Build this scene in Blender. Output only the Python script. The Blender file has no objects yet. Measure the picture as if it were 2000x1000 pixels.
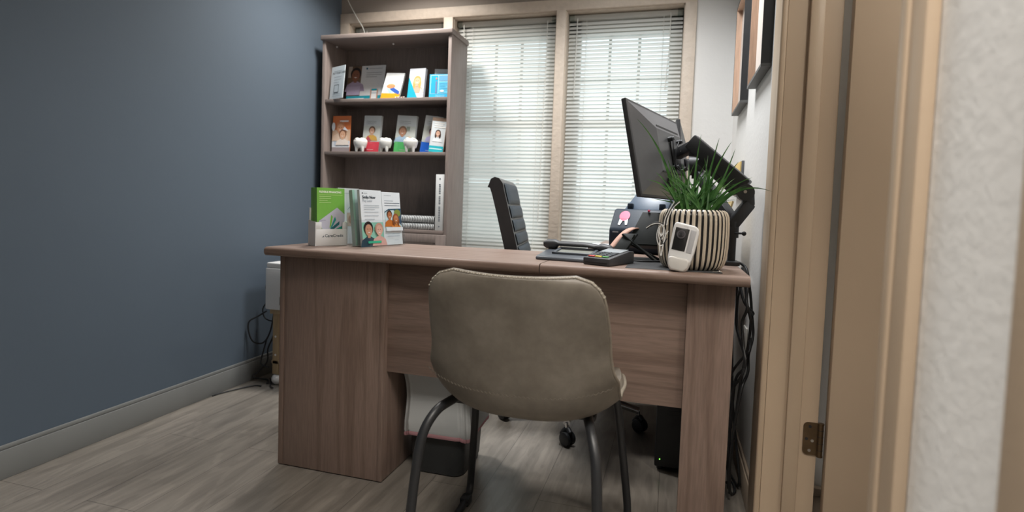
import bpy, bmesh, math, random
from mathutils import Vector, Matrix
random.seed(7)
C = bpy.context.scene.collection
SC = bpy.context.scene
PI = math.pi

# ---------------------------------------------------------------- camera
F_PX, YAW, PITCH, ROLL, CY, H = 1099.03, -0.27564, 0.052544, -0.034283, 460.3, 0.91
def cam_axes():
    c, s = math.cos(YAW), math.sin(YAW)
    fwd = Vector((s*math.cos(PITCH), c*math.cos(PITCH), -math.sin(PITCH)))
    right = Vector((c, -s, 0))
    down = fwd.cross(right)
    r = math.cos(ROLL)*right + math.sin(ROLL)*down
    d = -math.sin(ROLL)*right + math.cos(ROLL)*down
    return r, d, fwd
_r, _d, _f = cam_axes()
cd = bpy.data.cameras.new('camera')
cam = bpy.data.objects.new('camera', cd); C.objects.link(cam)
cd.sensor_width = 36.0
cd.lens = F_PX/2000*36.0
cd.shift_y = -(500-CY)/2000
cd.clip_start = 0.02
M = Matrix.Identity(4)
for i in range(3):
    M[i][0] = _r[i]; M[i][1] = -_d[i]; M[i][2] = -_f[i]
M[2][3] = H
cam.matrix_world = M
cd.dof.use_dof = True
cd.dof.focus_distance = 1.75
cd.dof.aperture_fstop = 2.8
SC.camera = cam

# ---------------------------------------------------------------- light
SC.view_settings.view_transform = 'Standard'
SC.view_settings.look = 'None'
SC.view_settings.exposure = 0.0
SC.view_settings.gamma = 1.0
SC.view_settings.use_curve_mapping = False
W = bpy.data.worlds.new('sky'); SC.world = W
W.use_nodes = True
W.node_tree.nodes['Background'].inputs[0].default_value = (0.86, 0.96, 1.0, 1)
W.node_tree.nodes['Background'].inputs[1].default_value = 1.6

def area(name, loc, size, power, col, rot=(0, 0, 0), spread=180):
    l = bpy.data.lights.new(name, 'AREA'); l.shape = 'RECTANGLE'
    l.size, l.size_y = size; l.energy = power; l.color = col
    l.spread = math.radians(spread)
    o = bpy.data.objects.new(name, l); o.location = loc; o.rotation_euler = rot
    C.objects.link(o)
    return o
CEIL = 2.44
def lamp(name, loc, radius, power, col):
    l = bpy.data.lights.new(name, 'POINT'); l.shadow_soft_size = radius; l.energy = power; l.color = col
    o = bpy.data.objects.new(name, l); o.location = loc; C.objects.link(o)
    return o
LEFT_FILL = (-1.40, 2.50)           # added unseen dome lamp, brightens the far end of the left wall
PANEL = (-0.24, 2.20)          # panel lamp over the desk return
HALL = (-0.02, 0.12)          # panel lamp over the entrance
GAP_FILL = (1.72, 1.60)  # added unseen lamp that lights the gap behind the open door
DOOR_FILL = (0.95, 0.60)            # added unseen dome lamp that brightens the open door's face
area('left_wall_fill', (LEFT_FILL[0], LEFT_FILL[1], CEIL-0.095), (0.2, 0.2), 18.0, (1.0, 0.965, 0.92), spread=132)
area('panel_lamp', (PANEL[0], PANEL[1], CEIL-0.046), (0.5, 0.5), 21.5, (0.97, 0.985, 1.0), spread=128)
area('hall_lamp', (HALL[0], HALL[1], CEIL-0.046), (0.5, 0.5), 25.0, (1.0, 0.935, 0.86), spread=96)
lamp('side_room_fill', (DOOR_FILL[0], DOOR_FILL[1], CEIL-0.19), 0.07, 26.0, (1.0, 0.93, 0.84))
lamp('side_room_fill', (GAP_FILL[0], GAP_FILL[1], CEIL-0.19), 0.05, 8.0, (1.0, 0.96, 0.91))

# ---------------------------------------------------------------- materials
MATS = {}
def lin(c):
    c /= 255.0
    return c/12.92 if c <= 0.04045 else ((c+0.055)/1.055)**2.4
def rgb(*c): return (lin(c[0]), lin(c[1]), lin(c[2]), 1)
def mat(name, col=(0.8, 0.8, 0.8, 1), rough=0.5, metal=0.0, spec=0.5):
    if name in MATS: return MATS[name]
    m = bpy.data.materials.new(name); m.use_nodes = True
    b = m.node_tree.nodes['Principled BSDF']
    b.inputs['Base Color'].default_value = col
    b.inputs['Roughness'].default_value = rough
    b.inputs['Metallic'].default_value = metal
    b.inputs['Specular IOR Level'].default_value = spec
    MATS[name] = m
    return m
def nodes(m): return m.node_tree.nodes, m.node_tree.links, m.node_tree.nodes['Principled BSDF']
def coords(m, scale=(1, 1, 1), rot=(0, 0, 0)):
    n, l, b = nodes(m)
    tc = n.new('ShaderNodeTexCoord'); mp = n.new('ShaderNodeMapping')
    mp.inputs['Scale'].default_value = scale; mp.inputs['Rotation'].default_value = rot
    l.new(tc.outputs['Object'], mp.inputs['Vector'])
    return mp.outputs['Vector']
def noise(m, vec, scale, detail=4, rough=0.55):
    n, l, b = nodes(m)
    t = n.new('ShaderNodeTexNoise'); t.inputs['Scale'].default_value = scale
    t.inputs['Detail'].default_value = detail; t.inputs['Roughness'].default_value = rough
    l.new(vec, t.inputs['Vector'])
    return t
def ramp(m, fac, stops):
    n, l, b = nodes(m)
    r = n.new('ShaderNodeValToRGB')
    e = r.color_ramp.elements
    while len(e) < len(stops): e.new(0.5)
    for k, (p, c) in enumerate(stops): e[k].position = p; e[k].color = c
    l.new(fac, r.inputs['Fac'])
    return r.outputs['Color']
def mixc(m, a, b_, fac, mode='MIX'):
    n, l, b = nodes(m)
    x = n.new('ShaderNodeMix'); x.data_type = 'RGBA'; x.blend_type = mode
    for sock, v in ((x.inputs[6], a), (x.inputs[7], b_), (x.inputs[0], fac)):
        if hasattr(v, 'links') or isinstance(v, bpy.types.NodeSocket): l.new(v, sock)
        else: sock.default_value = v
    return x.outputs[2]
def bump(m, h, strength, dist=0.002):
    n, l, b = nodes(m)
    x = n.new('ShaderNodeBump'); x.inputs['Strength'].default_value = strength
    x.inputs['Distance'].default_value = dist
    l.new(h, x.inputs['Height']); l.new(x.outputs['Normal'], b.inputs['Normal'])
def speckled(name, col, rough=0.5, amount=0.12, scale=8.0, bumpk=0.0, bscale=120, spec=0.5):
    if name in MATS: return MATS[name]
    m = mat(name, col, rough, 0, spec); n, l, b = nodes(m)
    v = coords(m); t = noise(m, v, scale)
    lo = tuple(c*(1-amount) for c in col[:3])+(1,); hi = tuple(min(1, c*(1+amount)) for c in col[:3])+(1,)
    l.new(ramp(m, t.outputs['Fac'], [(0.3, lo), (0.7, hi)]), b.inputs['Base Color'])
    if bumpk:
        t2 = noise(m, v, bscale, 3); bump(m, t2.outputs['Fac'], bumpk, 0.003)
    return m
def wood(name, base, dark, axis, rough=0.46, spec=0.30):
    """laminate with grain running along the given axis"""
    if name in MATS: return MATS[name]
    m = mat(name, base, rough, 0, spec); n, l, b = nodes(m)
    sc = [1.0, 1.0, 1.0]; sc[axis] = 0.06
    v = coords(m, tuple(sc))
    big = noise(m, v, 9.0, 2, 0.4)
    # growth rings: stretched noise pushed through a sine gives cathedral figures
    w = n.new('ShaderNodeMath'); w.operation = 'MULTIPLY'; w.inputs[1].default_value = 34.0
    l.new(big.outputs['Fac'], w.inputs[0])
    s = n.new('ShaderNodeMath'); s.operation = 'SINE'; l.new(w.outputs[0], s.inputs[0])
    mr = n.new('ShaderNodeMapRange'); mr.inputs[1].default_value = -1; mr.inputs[2].default_value = 1
    l.new(s.outputs[0], mr.inputs[0])
    fine = noise(m, v, 190.0, 3, 0.6)
    c1 = ramp(m, mr.outputs[0], [(0.0, dark), (0.28, base), (1.0, base)])
    c2 = ramp(m, fine.outputs['Fac'], [(0.3, (0.80, 0.80, 0.80, 1)), (0.65, (1.04, 1.04, 1.04, 1))])
    l.new(mixc(m, c1, c2, 1.0, 'MULTIPLY'), b.inputs['Base Color'])
    return m
def emis(name, col, k):
    m = mat(name, col); n, l, b = nodes(m)
    b.inputs['Emission Color'].default_value = col; b.inputs['Emission Strength'].default_value = k
    return m
def thin_glass(name, tint, gloss=0.06):
    if name in MATS: return MATS[name]
    m = mat(name); n, l, b = nodes(m)
    tr = n.new('ShaderNodeBsdfTransparent'); tr.inputs[0].default_value = tint
    gl = n.new('ShaderNodeBsdfGlossy'); gl.inputs['Roughness'].default_value = 0.05
    mx = n.new('ShaderNodeMixShader'); mx.inputs[0].default_value = gloss
    l.new(tr.outputs[0], mx.inputs[1]); l.new(gl.outputs[0], mx.inputs[2])
    l.new(mx.outputs[0], n['Material Output'].inputs['Surface'])
    return m
def translucent(name, col, k):
    if name in MATS: return MATS[name]
    m = mat(name, col, 0.55, 0, 0.3); n, l, b = nodes(m)
    t = n.new('ShaderNodeBsdfTranslucent'); t.inputs[0].default_value = col
    mx = n.new('ShaderNodeMixShader'); mx.inputs[0].default_value = k
    l.new(b.outputs[0], mx.inputs[1]); l.new(t.outputs[0], mx.inputs[2])
    l.new(mx.outputs[0], n['Material Output'].inputs['Surface'])
    return m

LAM, LAMD = (0.258, 0.184, 0.150, 1), (0.208, 0.144, 0.115, 1)
WX = wood('laminate_grain_x', LAM, LAMD, 0)
WY = wood('laminate_grain_y', LAM, LAMD, 1)
WZ = wood('laminate_grain_z', LAM, LAMD, 2)
BLAM, BLAMD = (0.250, 0.205, 0.185, 1), (0.23, 0.186, 0.168, 1)
BZ = wood('bookcase_laminate_z', BLAM, BLAMD, 2)
BX = wood('bookcase_laminate_x', BLAM, BLAMD, 0)
PINE = wood('light_pine', (0.46, 0.34, 0.20, 1), (0.40, 0.28, 0.16, 1), 2)
WHITEWALL = speckled('white_wall_paint', (0.76, 0.75, 0.725, 1), 0.7, 0.02, 3, 0.28, 55)
TINTWALL = speckled('dark_blue_tinted_wall', (0.092, 0.122, 0.158, 1), 0.75, 0.015, 3, 0.08, 60)  # pale wall with a dark blue dimming put into its colour
GREIGE = speckled('greige_wall_paint', (0.33, 0.285, 0.245, 1), 0.7, 0.03, 4, 0.15, 60)
TRIMW = speckled('rough_beige_trim_paint', (0.60, 0.51, 0.42, 1), 0.55, 0.06, 30, 0.9, 45)
DOORP = speckled('tan_door_paint', (0.50, 0.385, 0.275, 1), 0.42, 0.03, 4, 0.06, 120)
BASEB = speckled('grey_baseboard_paint', (0.20, 0.205, 0.20, 1), 0.5, 0.03, 6)
BASEB2 = speckled('tan_baseboard_paint', (0.42, 0.34, 0.26, 1), 0.5, 0.03, 6)
CEILM = speckled('ceiling_paint', (0.75, 0.74, 0.71, 1), 0.8, 0.02, 6)
BLACK = speckled('black_plastic', (0.018, 0.019, 0.021, 1), 0.45, 0.1, 40)
BLACK2 = speckled('charcoal_plastic', (0.045, 0.046, 0.050, 1), 0.5, 0.1, 40)
GREYP = speckled('dark_grey_plastic', (0.105, 0.108, 0.115, 1), 0.4, 0.05, 30)
WHITEP = speckled('white_plastic', (0.80, 0.80, 0.80, 1), 0.35, 0.02, 12)
STEEL = mat('brushed_steel', (0.62, 0.60, 0.57, 1), 0.3, 1.0)
CHROME = mat('chrome', (0.75, 0.75, 0.76, 1), 0.15, 1.0)
BRONZE = speckled('bronze_metal', (0.13, 0.085, 0.045, 1), 0.38, 0.2, 30)
BRONZE.node_tree.nodes['Principled BSDF'].inputs['Metallic'].default_value = 0.6
LEGM = speckled('black_powder_coated_steel', (0.016, 0.017, 0.019, 1), 0.45, 0.1, 60)

def leather():
    m = mat('taupe_leather', (0.17, 0.145, 0.112, 1), 0.47, 0, 0.45); n, l, b = nodes(m)
    v = coords(m); a = noise(m, v, 9, 6, 0.65); f = noise(m, v, 42, 4)
    c = ramp(m, a.outputs['Fac'], [(0.28, (0.118, 0.101, 0.080, 1)), (0.55, (0.165, 0.145, 0.118, 1)), (0.78, (0.222, 0.198, 0.166, 1))])
    c2 = ramp(m, f.outputs['Fac'], [(0.3, (0.9, 0.9, 0.9, 1)), (0.7, (1.06, 1.06, 1.06, 1))])
    l.new(mixc(m, c, c2, 1.0, 'MULTIPLY'), b.inputs['Base Color'])
    g = noise(m, v, 320, 2); bump(m, g.outputs['Fac'], 0.12, 0.001)
    return m
LEATHER = leather()
def floor_mat():
    m = mat('grey_oak_planks', (0.2, 0.17, 0.14, 1), 0.30, 0, 0.55); n, l, b = nodes(m)
    v = coords(m, (1, 1, 1), (0, 0, PI/2))
    br = n.new('ShaderNodeTexBrick'); l.new(v, br.inputs['Vector'])
    br.inputs['Scale'].default_value = 1.0; br.inputs['Mortar Size'].default_value = 0.0012
    br.inputs['Brick Width'].default_value = 1.22; br.inputs['Row Height'].default_value = 0.18
    br.inputs['Color1'].default_value = (0.238, 0.213, 0.184, 1); br.inputs['Color2'].default_value = (0.272, 0.245, 0.212, 1)
    br.inputs['Mortar'].default_value = (0.13, 0.115, 0.10, 1); br.offset = 0.37
    v2 = coords(m, (1.0, 0.07, 1.0))
    g = noise(m, v2, 26, 5, 0.6); c = ramp(m, g.outputs['Fac'], [(0.3, (0.66, 0.66, 0.66, 1)), (0.7, (1.15, 1.15, 1.15, 1))])
    v3 = coords(m, (1.0, 0.22, 1.0)); k = noise(m, v3, 7, 3, 0.5)
    kk = n.new('ShaderNodeMath'); kk.operation = 'MULTIPLY'; kk.inputs[1].default_value = 60; l.new(k.outputs['Fac'], kk.inputs[0])
    ss = n.new('ShaderNodeMath'); ss.operation = 'SINE'; l.new(kk.outputs[0], ss.inputs[0])
    c3 = ramp(m, ss.outputs[0], [(0.0, (0.9, 0.9, 0.9, 1)), (0.6, (1.03, 1.03, 1.03, 1))])
    x = mixc(m, br.outputs['Color'], c, 1.0, 'MULTIPLY')
    l.new(mixc(m, x, c3, 1.0, 'MULTIPLY'), b.inputs['Base Color'])
    return m
FLOORM = floor_mat()
SLAT = translucent('cream_blind_slat', (0.79, 0.79, 0.755, 1), 0.42)
CORDW = translucent('white_cord', (0.8, 0.8, 0.76, 1), 0.3)
GLASS = thin_glass('window_glass', (0.96, 0.98, 0.98, 1), 0.05)
ACRYL = thin_glass('clear_acrylic', (0.97, 0.98, 0.98, 1), 0.035)

# ---------------------------------------------------------------- mesh helpers
class MB:
    def __init__(s): s.bm = bmesh.new()
    def add(s, t, mi=0):
        for f in t.faces: f.material_index = mi
        me = bpy.data.meshes.new('t'); t.to_mesh(me); t.free()
        s.bm.from_mesh(me); bpy.data.meshes.remove(me)
        return s
    def box(s, x0, y0, z0, x1, y1, z1, bev=0.0, mi=0, seg=2, mtx=None):
        t = bmesh.new(); bmesh.ops.create_cube(t, size=1)
        for v in t.verts:
            v.co = Vector(((x0+x1)/2+v.co.x*(x1-x0), (y0+y1)/2+v.co.y*(y1-y0), (z0+z1)/2+v.co.z*(z1-z0)))
        if bev: bmesh.ops.bevel(t, geom=t.edges[:], offset=bev, segments=seg, affect='EDGES', profile=0.5)
        if mtx is not None: t.transform(mtx)
        return s.add(t, mi)
    def prism(s, pts, vec, mi=0, bev=0.0, mtx=None, seg=2):
        t = bmesh.new()
        a = [t.verts.new(Vector(p)) for p in pts]
        f = t.faces.new(a)
        r = bmesh.ops.extrude_face_region(t, geom=[f])
        for v in [g for g in r['geom'] if isinstance(g, bmesh.types.BMVert)]: v.co += Vector(vec)
        bmesh.ops.recalc_face_normals(t, faces=t.faces[:])
        if bev: bmesh.ops.bevel(t, geom=t.edges[:], offset=bev, segments=seg, affect='EDGES', profile=0.5)
        if mtx is not None: t.transform(mtx)
        return s.add(t, mi)
    def tube(s, pts, r, n=8, mi=0, smooth=0, r_end=None, caps=True, mtx=None):
        P = [Vector(p) for p in pts]
        if smooth: P = spline(P, smooth)
        t = bmesh.new(); rings = []; up = None
        for i, p in enumerate(P):
            d = (P[min(i+1, len(P)-1)]-P[max(i-1, 0)])
            if d.length < 1e-9: d = Vector((0, 0, 1))
            d.normalize()
            if up is None: up = d.orthogonal().normalized()
            else:
                up = (up-d*up.dot(d))
                up = up.normalized() if up.length > 1e-6 else d.orthogonal().normalized()
            sd = d.cross(up); k = i/max(1, len(P)-1)
            rr = r if r_end is None else r+(r_end-r)*k
            rings.append([t.verts.new(p+(up*math.cos(a)+sd*math.sin(a))*rr) for a in (2*PI*j/n for j in range(n))])
        for a, b in zip(rings, rings[1:]):
            for j in range(n): t.faces.new((a[j], a[(j+1) % n], b[(j+1) % n], b[j]))
        if caps:
            t.faces.new(rings[0][::-1]); t.faces.new(rings[-1])
        if mtx is not None: t.transform(mtx)
        return s.add(t, mi)
    def cyl(s, p0, p1, r, n=20, mi=0, r2=None, bev=0, mtx=None):
        return s.tube([p0, p1], r, n, mi, 0, r2, True, mtx)
    def lathe(s, prof, c, n=32, mi=0, axis='Z', caps=False, mtx=None):
        t = bmesh.new(); rings = []
        for (r, h) in prof:
            ring = []
            for j in range(n):
                a = 2*PI*j/n; x, y = r*math.cos(a), r*math.sin(a)
                co = {'Z': (x, y, h), 'Y': (x, h, y), 'X': (h, x, y)}[axis]
                ring.append(t.verts.new(Vector(c)+Vector(co)))
            rings.append(ring)
        for a, b in zip(rings, rings[1:]):
            for j in range(n): t.faces.new((a[j], a[(j+1) % n], b[(j+1) % n], b[j]))
        if caps: t.faces.new(rings[0][::-1]); t.faces.new(rings[-1])
        bmesh.ops.recalc_face_normals(t, faces=t.faces[:])
        if mtx is not None: t.transform(mtx)
        return s.add(t, mi)
    def ball(s, c, r, n=16, mi=0, sc=(1, 1, 1), mtx=None):
        t = bmesh.new(); bmesh.ops.create_uvsphere(t, u_segments=n, v_segments=max(6, n//2), radius=r)
        for v in t.verts: v.co = Vector((v.co.x*sc[0], v.co.y*sc[1], v.co.z*sc[2]))+Vector(c)
        if mtx is not None: t.transform(mtx)
        return s.add(t, mi)
    def grid(s, rows, mi=0, close=False, mtx=None):
        t = bmesh.new(); R = [[t.verts.new(Vector(p)) for p in r] for r in rows]
        for a, b in zip(R, R[1:]):
            m = len(a)
            for j in range(m if close else m-1): t.faces.new((a[j], a[(j+1) % m], b[(j+1) % m], b[j]))
        if mtx is not None: t.transform(mtx)
        return s.add(t, mi)
    def poly(s, pts, mi=0):
        t = bmesh.new(); t.faces.new([t.verts.new(Vector(p)) for p in pts]); return s.add(t, mi)
    def text(s, body, mtx, size, mi=0, bold=0.0, align='LEFT'):
        cu = bpy.data.curves.new('t', 'FONT'); cu.body = body; cu.size = size; cu.align_x = align
        cu.offset = bold; cu.resolution_u = 3
        o = bpy.data.objects.new('t', cu); C.objects.link(o)
        bpy.context.view_layer.update()
        me = bpy.data.meshes.new_from_object(o.evaluated_get(bpy.context.evaluated_depsgraph_get()))
        bpy.data.objects.remove(o); bpy.data.curves.remove(cu)
        t = bmesh.new(); t.from_mesh(me); bpy.data.meshes.remove(me)
        t.transform(mtx)
        return s.add(t, mi)
    def build(s, name, mats, parent=None, smooth=35, world=True, loc=None, rot=None):
        me = bpy.data.meshes.new(name)
        if not isinstance(mats, (list, tuple)): mats = [mats]
        if parent is not None and world:
            s.bm.transform(root_matrix(parent).inverted())
        mw = None
        if loc is not None:
            mw = Matrix.LocRotScale(Vector(loc), rot or None, None)
            if world: s.bm.transform(mw.inverted())
        s.bm.to_mesh(me); s.bm.free()
        for m in mats: me.materials.append(m)
        if smooth:
            for p in me.polygons: p.use_smooth = True
            me.set_sharp_from_angle(angle=math.radians(smooth))
        o = bpy.data.objects.new(name, me); C.objects.link(o)
        if parent is not None: o.parent = parent
        if mw is not None: o.matrix_basis = mw
        return o
def root_matrix(o):
    m = o.matrix_basis.copy()
    while o.parent is not None:
        o = o.parent; m = o.matrix_basis @ m
    return m
def spline(P, k):
    out = []
    n = len(P)
    for i in range(n-1):
        p0, p1, p2, p3 = P[max(i-1, 0)], P[i], P[i+1], P[min(i+2, n-1)]
        for j in range(k):
            t = j/k; t2, t3 = t*t, t*t*t
            out.append(0.5*((2*p1)+(-p0+p2)*t+(2*p0-5*p1+4*p2-p3)*t2+(-p0+3*p1-3*p2+p3)*t3))
    out.append(P[-1])
    return out
def tag(o, label=None, cat=None, group=None, kind=None):
    if label: o['label'] = label
    if cat: o['category'] = cat
    if group: o['group'] = group
    if kind: o['kind'] = kind
    return o
def thing(name, label, cat, loc, rotz=0.0, group=None, rot=None):
    o = bpy.data.objects.new(name, None); C.objects.link(o)
    o.empty_display_size = 0.05
    o.location = loc
    o.rotation_euler = rot if rot is not None else (0, 0, rotz)
    bpy.context.view_layer.update()
    return tag(o, label, cat, group)
def struct(o): o['kind'] = 'structure'; return o
def copy_tree(o, parent=None):
    c = o.copy(); C.objects.link(c)
    if parent is not None: c.parent = parent
    for ch in list(o.children): copy_tree(ch, c)
    return c

# ---------------------------------------------------------------- room
XL, XR, YB = -1.988, 0.274, 3.063
YF = -1.3                      # wall behind the camera
XR2 = 0.395                    # far face of the right wall
DY0, DY1, DTOP = 0.79, 1.65, 2.05
b = MB(); b.box(XL-0.1, YF-0.1, -0.05, 2.0, YB+0.2, 0.0); struct(b.build('floor', FLOORM))
b = MB(); b.box(XL-0.1, YF-0.1, CEIL, 2.0, YB+0.2, CEIL+0.05); struct(b.build('ceiling', CEILM))
b = MB(); b.box(XL-0.1, YF-0.1, 0, XL, YB+0.2, CEIL); struct(b.build('wall_left', TINTWALL))
b = MB(); b.box(XL, YF-0.1, 0, 2.0, YF, CEIL); struct(b.build('wall_front', TINTWALL))  # unseen wall, given the dark tint to cut bounced light
b = MB()
for y0, y1, z0, z1 in ((DY1, YB, 0, CEIL), (YF, DY0, 0, CEIL), (DY0, DY1, DTOP, CEIL)):
    b.box(XR, y0, z0, XR2, y1, z1)
struct(b.build('wall_right', WHITEWALL))
# room behind the open door on the right
b = MB(); b.box(XR2, 1.80, 0, 2.0, 1.90, CEIL); b.box(1.9, YF, 0, 2.0, 1.80, CEIL)
struct(b.build('wall_side', WHITEWALL))
b = MB(); b.box(XR2, 1.782, 0, 1.9, 1.80, 0.10, 0.003); b.box(XR2, 1.776, 0.10, 1.9, 1.80, 0.125, 0.006)
struct(b.build('baseboard_side', BASEB2))
# window wall with three openings
WZ0, WZ1 = 0.62, 1.975
OPEN = [(-1.927, -1.313), (-1.256, -0.653), (-0.601, 0.015)]
b = MB(); T = 0.13
b.box(XL, YB, 0, XR2, YB+T, WZ0); b.box(XL, YB, WZ1, XR2, YB+T, CEIL)
xs = [XL]+[v for o in OPEN for v in o]+[XR2]
for k in range(0, len(xs), 2): b.box(xs[k], YB, WZ0, xs[k+1], YB+T, WZ1)
wb = struct(b.build('wall_back', [WHITEWALL]))
# greige upper wall band above the window head
b = MB(); b.box(XL, YB-0.006, 2.036, 0.075, YB-0.0005, CEIL); struct(b.build('trim_2', GREIGE))
# rough painted window woodwork (one continuous piece)
b = MB(); f0, f1 = YB-0.018, YB-0.0005
b.box(XL, f0, WZ1, 0.073, f1, 2.034, 0.003)
for x0, x1 in ((XL, -1.927), (-1.313, -1.256), (-0.653, -0.601), (0.015, 0.073)): b.box(x0, f0, WZ0, x1, f1, WZ1+0.002, 0.003)
b.box(XL, YB-0.04, WZ0-0.03, 0.09, YB+0.005, WZ0, 0.004)
b.box(XL, f0, WZ0-0.10, 0.073, f1, WZ0-0.03, 0.003)
for x0, x1 in OPEN:   # reveals
    b.box(x0-0.0, YB-0.004, WZ0, x0+0.004, YB+0.10, WZ1); b.box(x1-0.004, YB-0.004, WZ0, x1, YB+0.10, WZ1)
    b.box(x0, YB-0.004, WZ1-0.004, x1, YB+0.10, WZ1)
struct(b.build('trim_1', TRIMW))
WFR = speckled('window_frame_paint', (0.50, 0.49, 0.45, 1), 0.5, 0.03, 10)
for k, (x0, x1) in enumerate(OPEN):
    w = thing('window_%d' % (k+1), None, None, ((x0+x1)/2, YB+0.11, WZ0)); struct(w)
    b = MB(); y0, y1 = YB+0.09, YB+0.128; fw = 0.07
    b.box(x0, y0, WZ0, x0+fw, y1, WZ1); b.box(x1-fw, y0, WZ0, x1, y1, WZ1)
    b.box(x0, y0, WZ1-0.115, x1, y1, WZ1); b.box(x0, y0, WZ0, x1, y1, WZ0+0.08)
    b.box(x0, y0, 1.36, x1, y1, 1.40)
    b.build('window_frame', WFR, w)
    b = MB(); gx0, gx1 = x0+fw, x1-fw
    for t in (1/3, 2/3): b.box(gx0+(gx1-gx0)*t-0.008, YB+0.118, WZ0+0.08, gx0+(gx1-gx0)*t+0.008, YB+0.126, WZ1-0.115)
    for z in (0.90, 1.12, 1.62): b.box(gx0, YB+0.118, z-0.008, gx1, YB+0.126, z+0.008)
    b.build('muntin', WFR, w)
    b = MB(); b.box(gx0, YB+0.110, WZ0+0.08, gx1, YB+0.113, WZ1-0.115); b.build('pane', GLASS, w)
# mini blinds
BL = ['cream mini blind mostly hidden behind the bookcase', 'cream mini blind in the middle window right of the bookcase',
      'cream mini blind in the window behind the monitor']
for k, (x0, x1) in enumerate(OPEN):
    yb = YB+0.055
    t = thing('mini_blind', BL[k], 'blind', ((x0+x1)/2, yb, WZ1-0.04), group='mini blinds in the three windows')
    b = MB(); b.box(x0+0.008, yb-0.013, WZ1-0.038, x1-0.008, yb+0.013, WZ1-0.012, 0.004); b.build('headrail', SLAT, t)
    for xx in (x0+0.006, x1-0.036):
        b = MB(); b.box(xx, yb-0.017, WZ1-0.042, xx+0.03, yb+0.015, WZ1-0.008, 0.002); b.build('bracket', thin_glass('clear_bracket', (0.75, 0.80, 0.78, 1), 0.12), t)
    b = MB(); pitch = 0.0212; n = int((WZ1-0.05-WZ0-0.03)/pitch); th0 = math.radians(53 if k == 2 else 59)
    for i in range(n):
        z = WZ1-0.055-i*pitch; th = th0+random.uniform(-0.035, 0.035)
        if k > 0 and abs(z-1.045) < 0.011: th -= 0.22
        if k == 2 and abs(z-1.57) < 0.02: th += 0.12
        hw = 0.0127; rows = []
        for q in (-1, -0.4, 0.4, 1):
            bow = 0.0016*(1-q*q)
            yy = yb+q*hw*math.cos(th)-bow*math.sin(th)
            zz = z+q*hw*math.sin(th)+bow*math.cos(th)
            sag = random.uniform(-0.0004, 0.0004)
            rows.append([(x0+0.008, yy, zz), ((x0+x1)/2, yy, zz+sag), (x1-0.008, yy, zz)])
        b.grid(rows)
    b.build('slats', SLAT, t, smooth=60)
    b = MB(); b.box(x0+0.01, yb-0.012, WZ0+0.012, x1-0.01, yb+0.012, WZ0+0.024, 0.003); b.build('bottom_rail', SLAT, t)
    for fx in (0.17, 0.83):
        b = MB(); X = x0+(x1-x0)*fx
        b.tube([(X, yb-0.0145, WZ1-0.04), (X, yb-0.0145, WZ0+0.02)], 0.0011, 5)
        b.tube([(X, yb+0.0145, WZ1-0.04), (X, yb+0.0145, WZ0+0.02)], 0.0011, 5)
        b.build('ladder_cord', CORDW, t)
    b = MB()
    if k > 0:
        xa, xb, za = ((x1-0.06, x1-0.075, WZ0+0.2) if k == 1 else (x1-0.07, x1-0.085, WZ1-0.43))
        b.tube([(xa, yb-0.02, WZ1-0.03), (xa, yb-0.022, WZ1-0.2), (xb, yb-0.022, za)], 0.0022, 6); b.build('lift_cord', CORDW, t); b = MB()
    if k == 0: b.tube([(x0+0.09, yb-0.02, WZ1-0.03), (x0+0.11, yb-0.02, WZ0+0.4)], 0.003, 6)
    elif k == 1: b.tube([(x0+0.05, yb-0.02, WZ1-0.03), (x0+0.05, yb-0.022, WZ0+0.7)], 0.003, 6)
    else: b.tube([(x0+0.055, yb-0.02, WZ1-0.03), (x0+0.05, yb-0.022, WZ1-0.46)], 0.003, 6)
    b.build('tilt_wand', CORDW, t)
# loose white cord hanging in the window corner
b = MB(); b.tube([(-1.955, 3.02, 2.20), (-1.918, 3.015, 2.10), (-1.86, 3.02, 2.0), (-1.815, 3.03, 1.92), (-1.80, 3.033, 1.80)], 0.0028, 6, smooth=4)
tag(b.build('blind_cord', CORDW, loc=(-1.955, 3.02, 2.2)), 'slim white cord slanting across the window corner above the bookcase', 'cord')
# baseboards
b = MB(); b.box(XL+0.0005, YF, 0, XL+0.014, YB, 0.092, 0.002); b.box(XL+0.0005, YF, 0.092, XL+0.010, YB, 0.107, 0.004)
struct(b.build('baseboard_left', BASEB))
b = MB(); b.box(XR-0.014, DY1+0.14, 0, XR-0.0005, YB, 0.085, 0.002); b.box(XR-0.010, DY1+0.14, 0.085, XR-0.0005, YB, 0.10, 0.004)
struct(b.build('baseboard_right', BASEB2))
b = MB(); b.box(XL+0.015, YB-0.014, 0, XR-0.015, YB-0.0005, 0.10, 0.003); struct(b.build('baseboard_back', BASEB2))

# ---------------------------------------------------------------- door in the right wall
def casing(y0, y1, z1, inner):   # inner: +1 opening lies toward +y
    b = MB(); x1 = XR-0.0005
    b.box(x1-0.016, y0, 0, x1, y1, z1, 0.004)
    yi = y1 if inner > 0 else y0
    b.box(x1-0.020, yi-0.012, 0, x1-0.004, yi+0.012, z1, 0.005, seg=3)
    return b
b = casing(DY1-0.005+0.012, DY1+0.132, DTOP+0.06, -1); struct(b.build('trim_3', DOORP))
b = casing(DY0-0.062, DY0-0.008, DTOP+0.06, +1); struct(b.build('trim_4', DOORP))
b = MB()  # jamb: linings and stops
b.box(XR-0.004, DY1-0.001, 0, XR2+0.006, DY1+0.016, DTOP); b.box(XR-0.004, DY0-0.016, 0, XR2+0.006, DY0+0.001, DTOP)
b.box(XR-0.004, DY0, DTOP-0.016, XR2+0.006, DY1, DTOP)
b.box(0.3215, DY1-0.013, 0, 0.356, DY1, DTOP-0.016, 0.003); b.box(0.3215, DY0, 0, 0.356, DY0+0.013, DTOP-0.016, 0.003)
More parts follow.
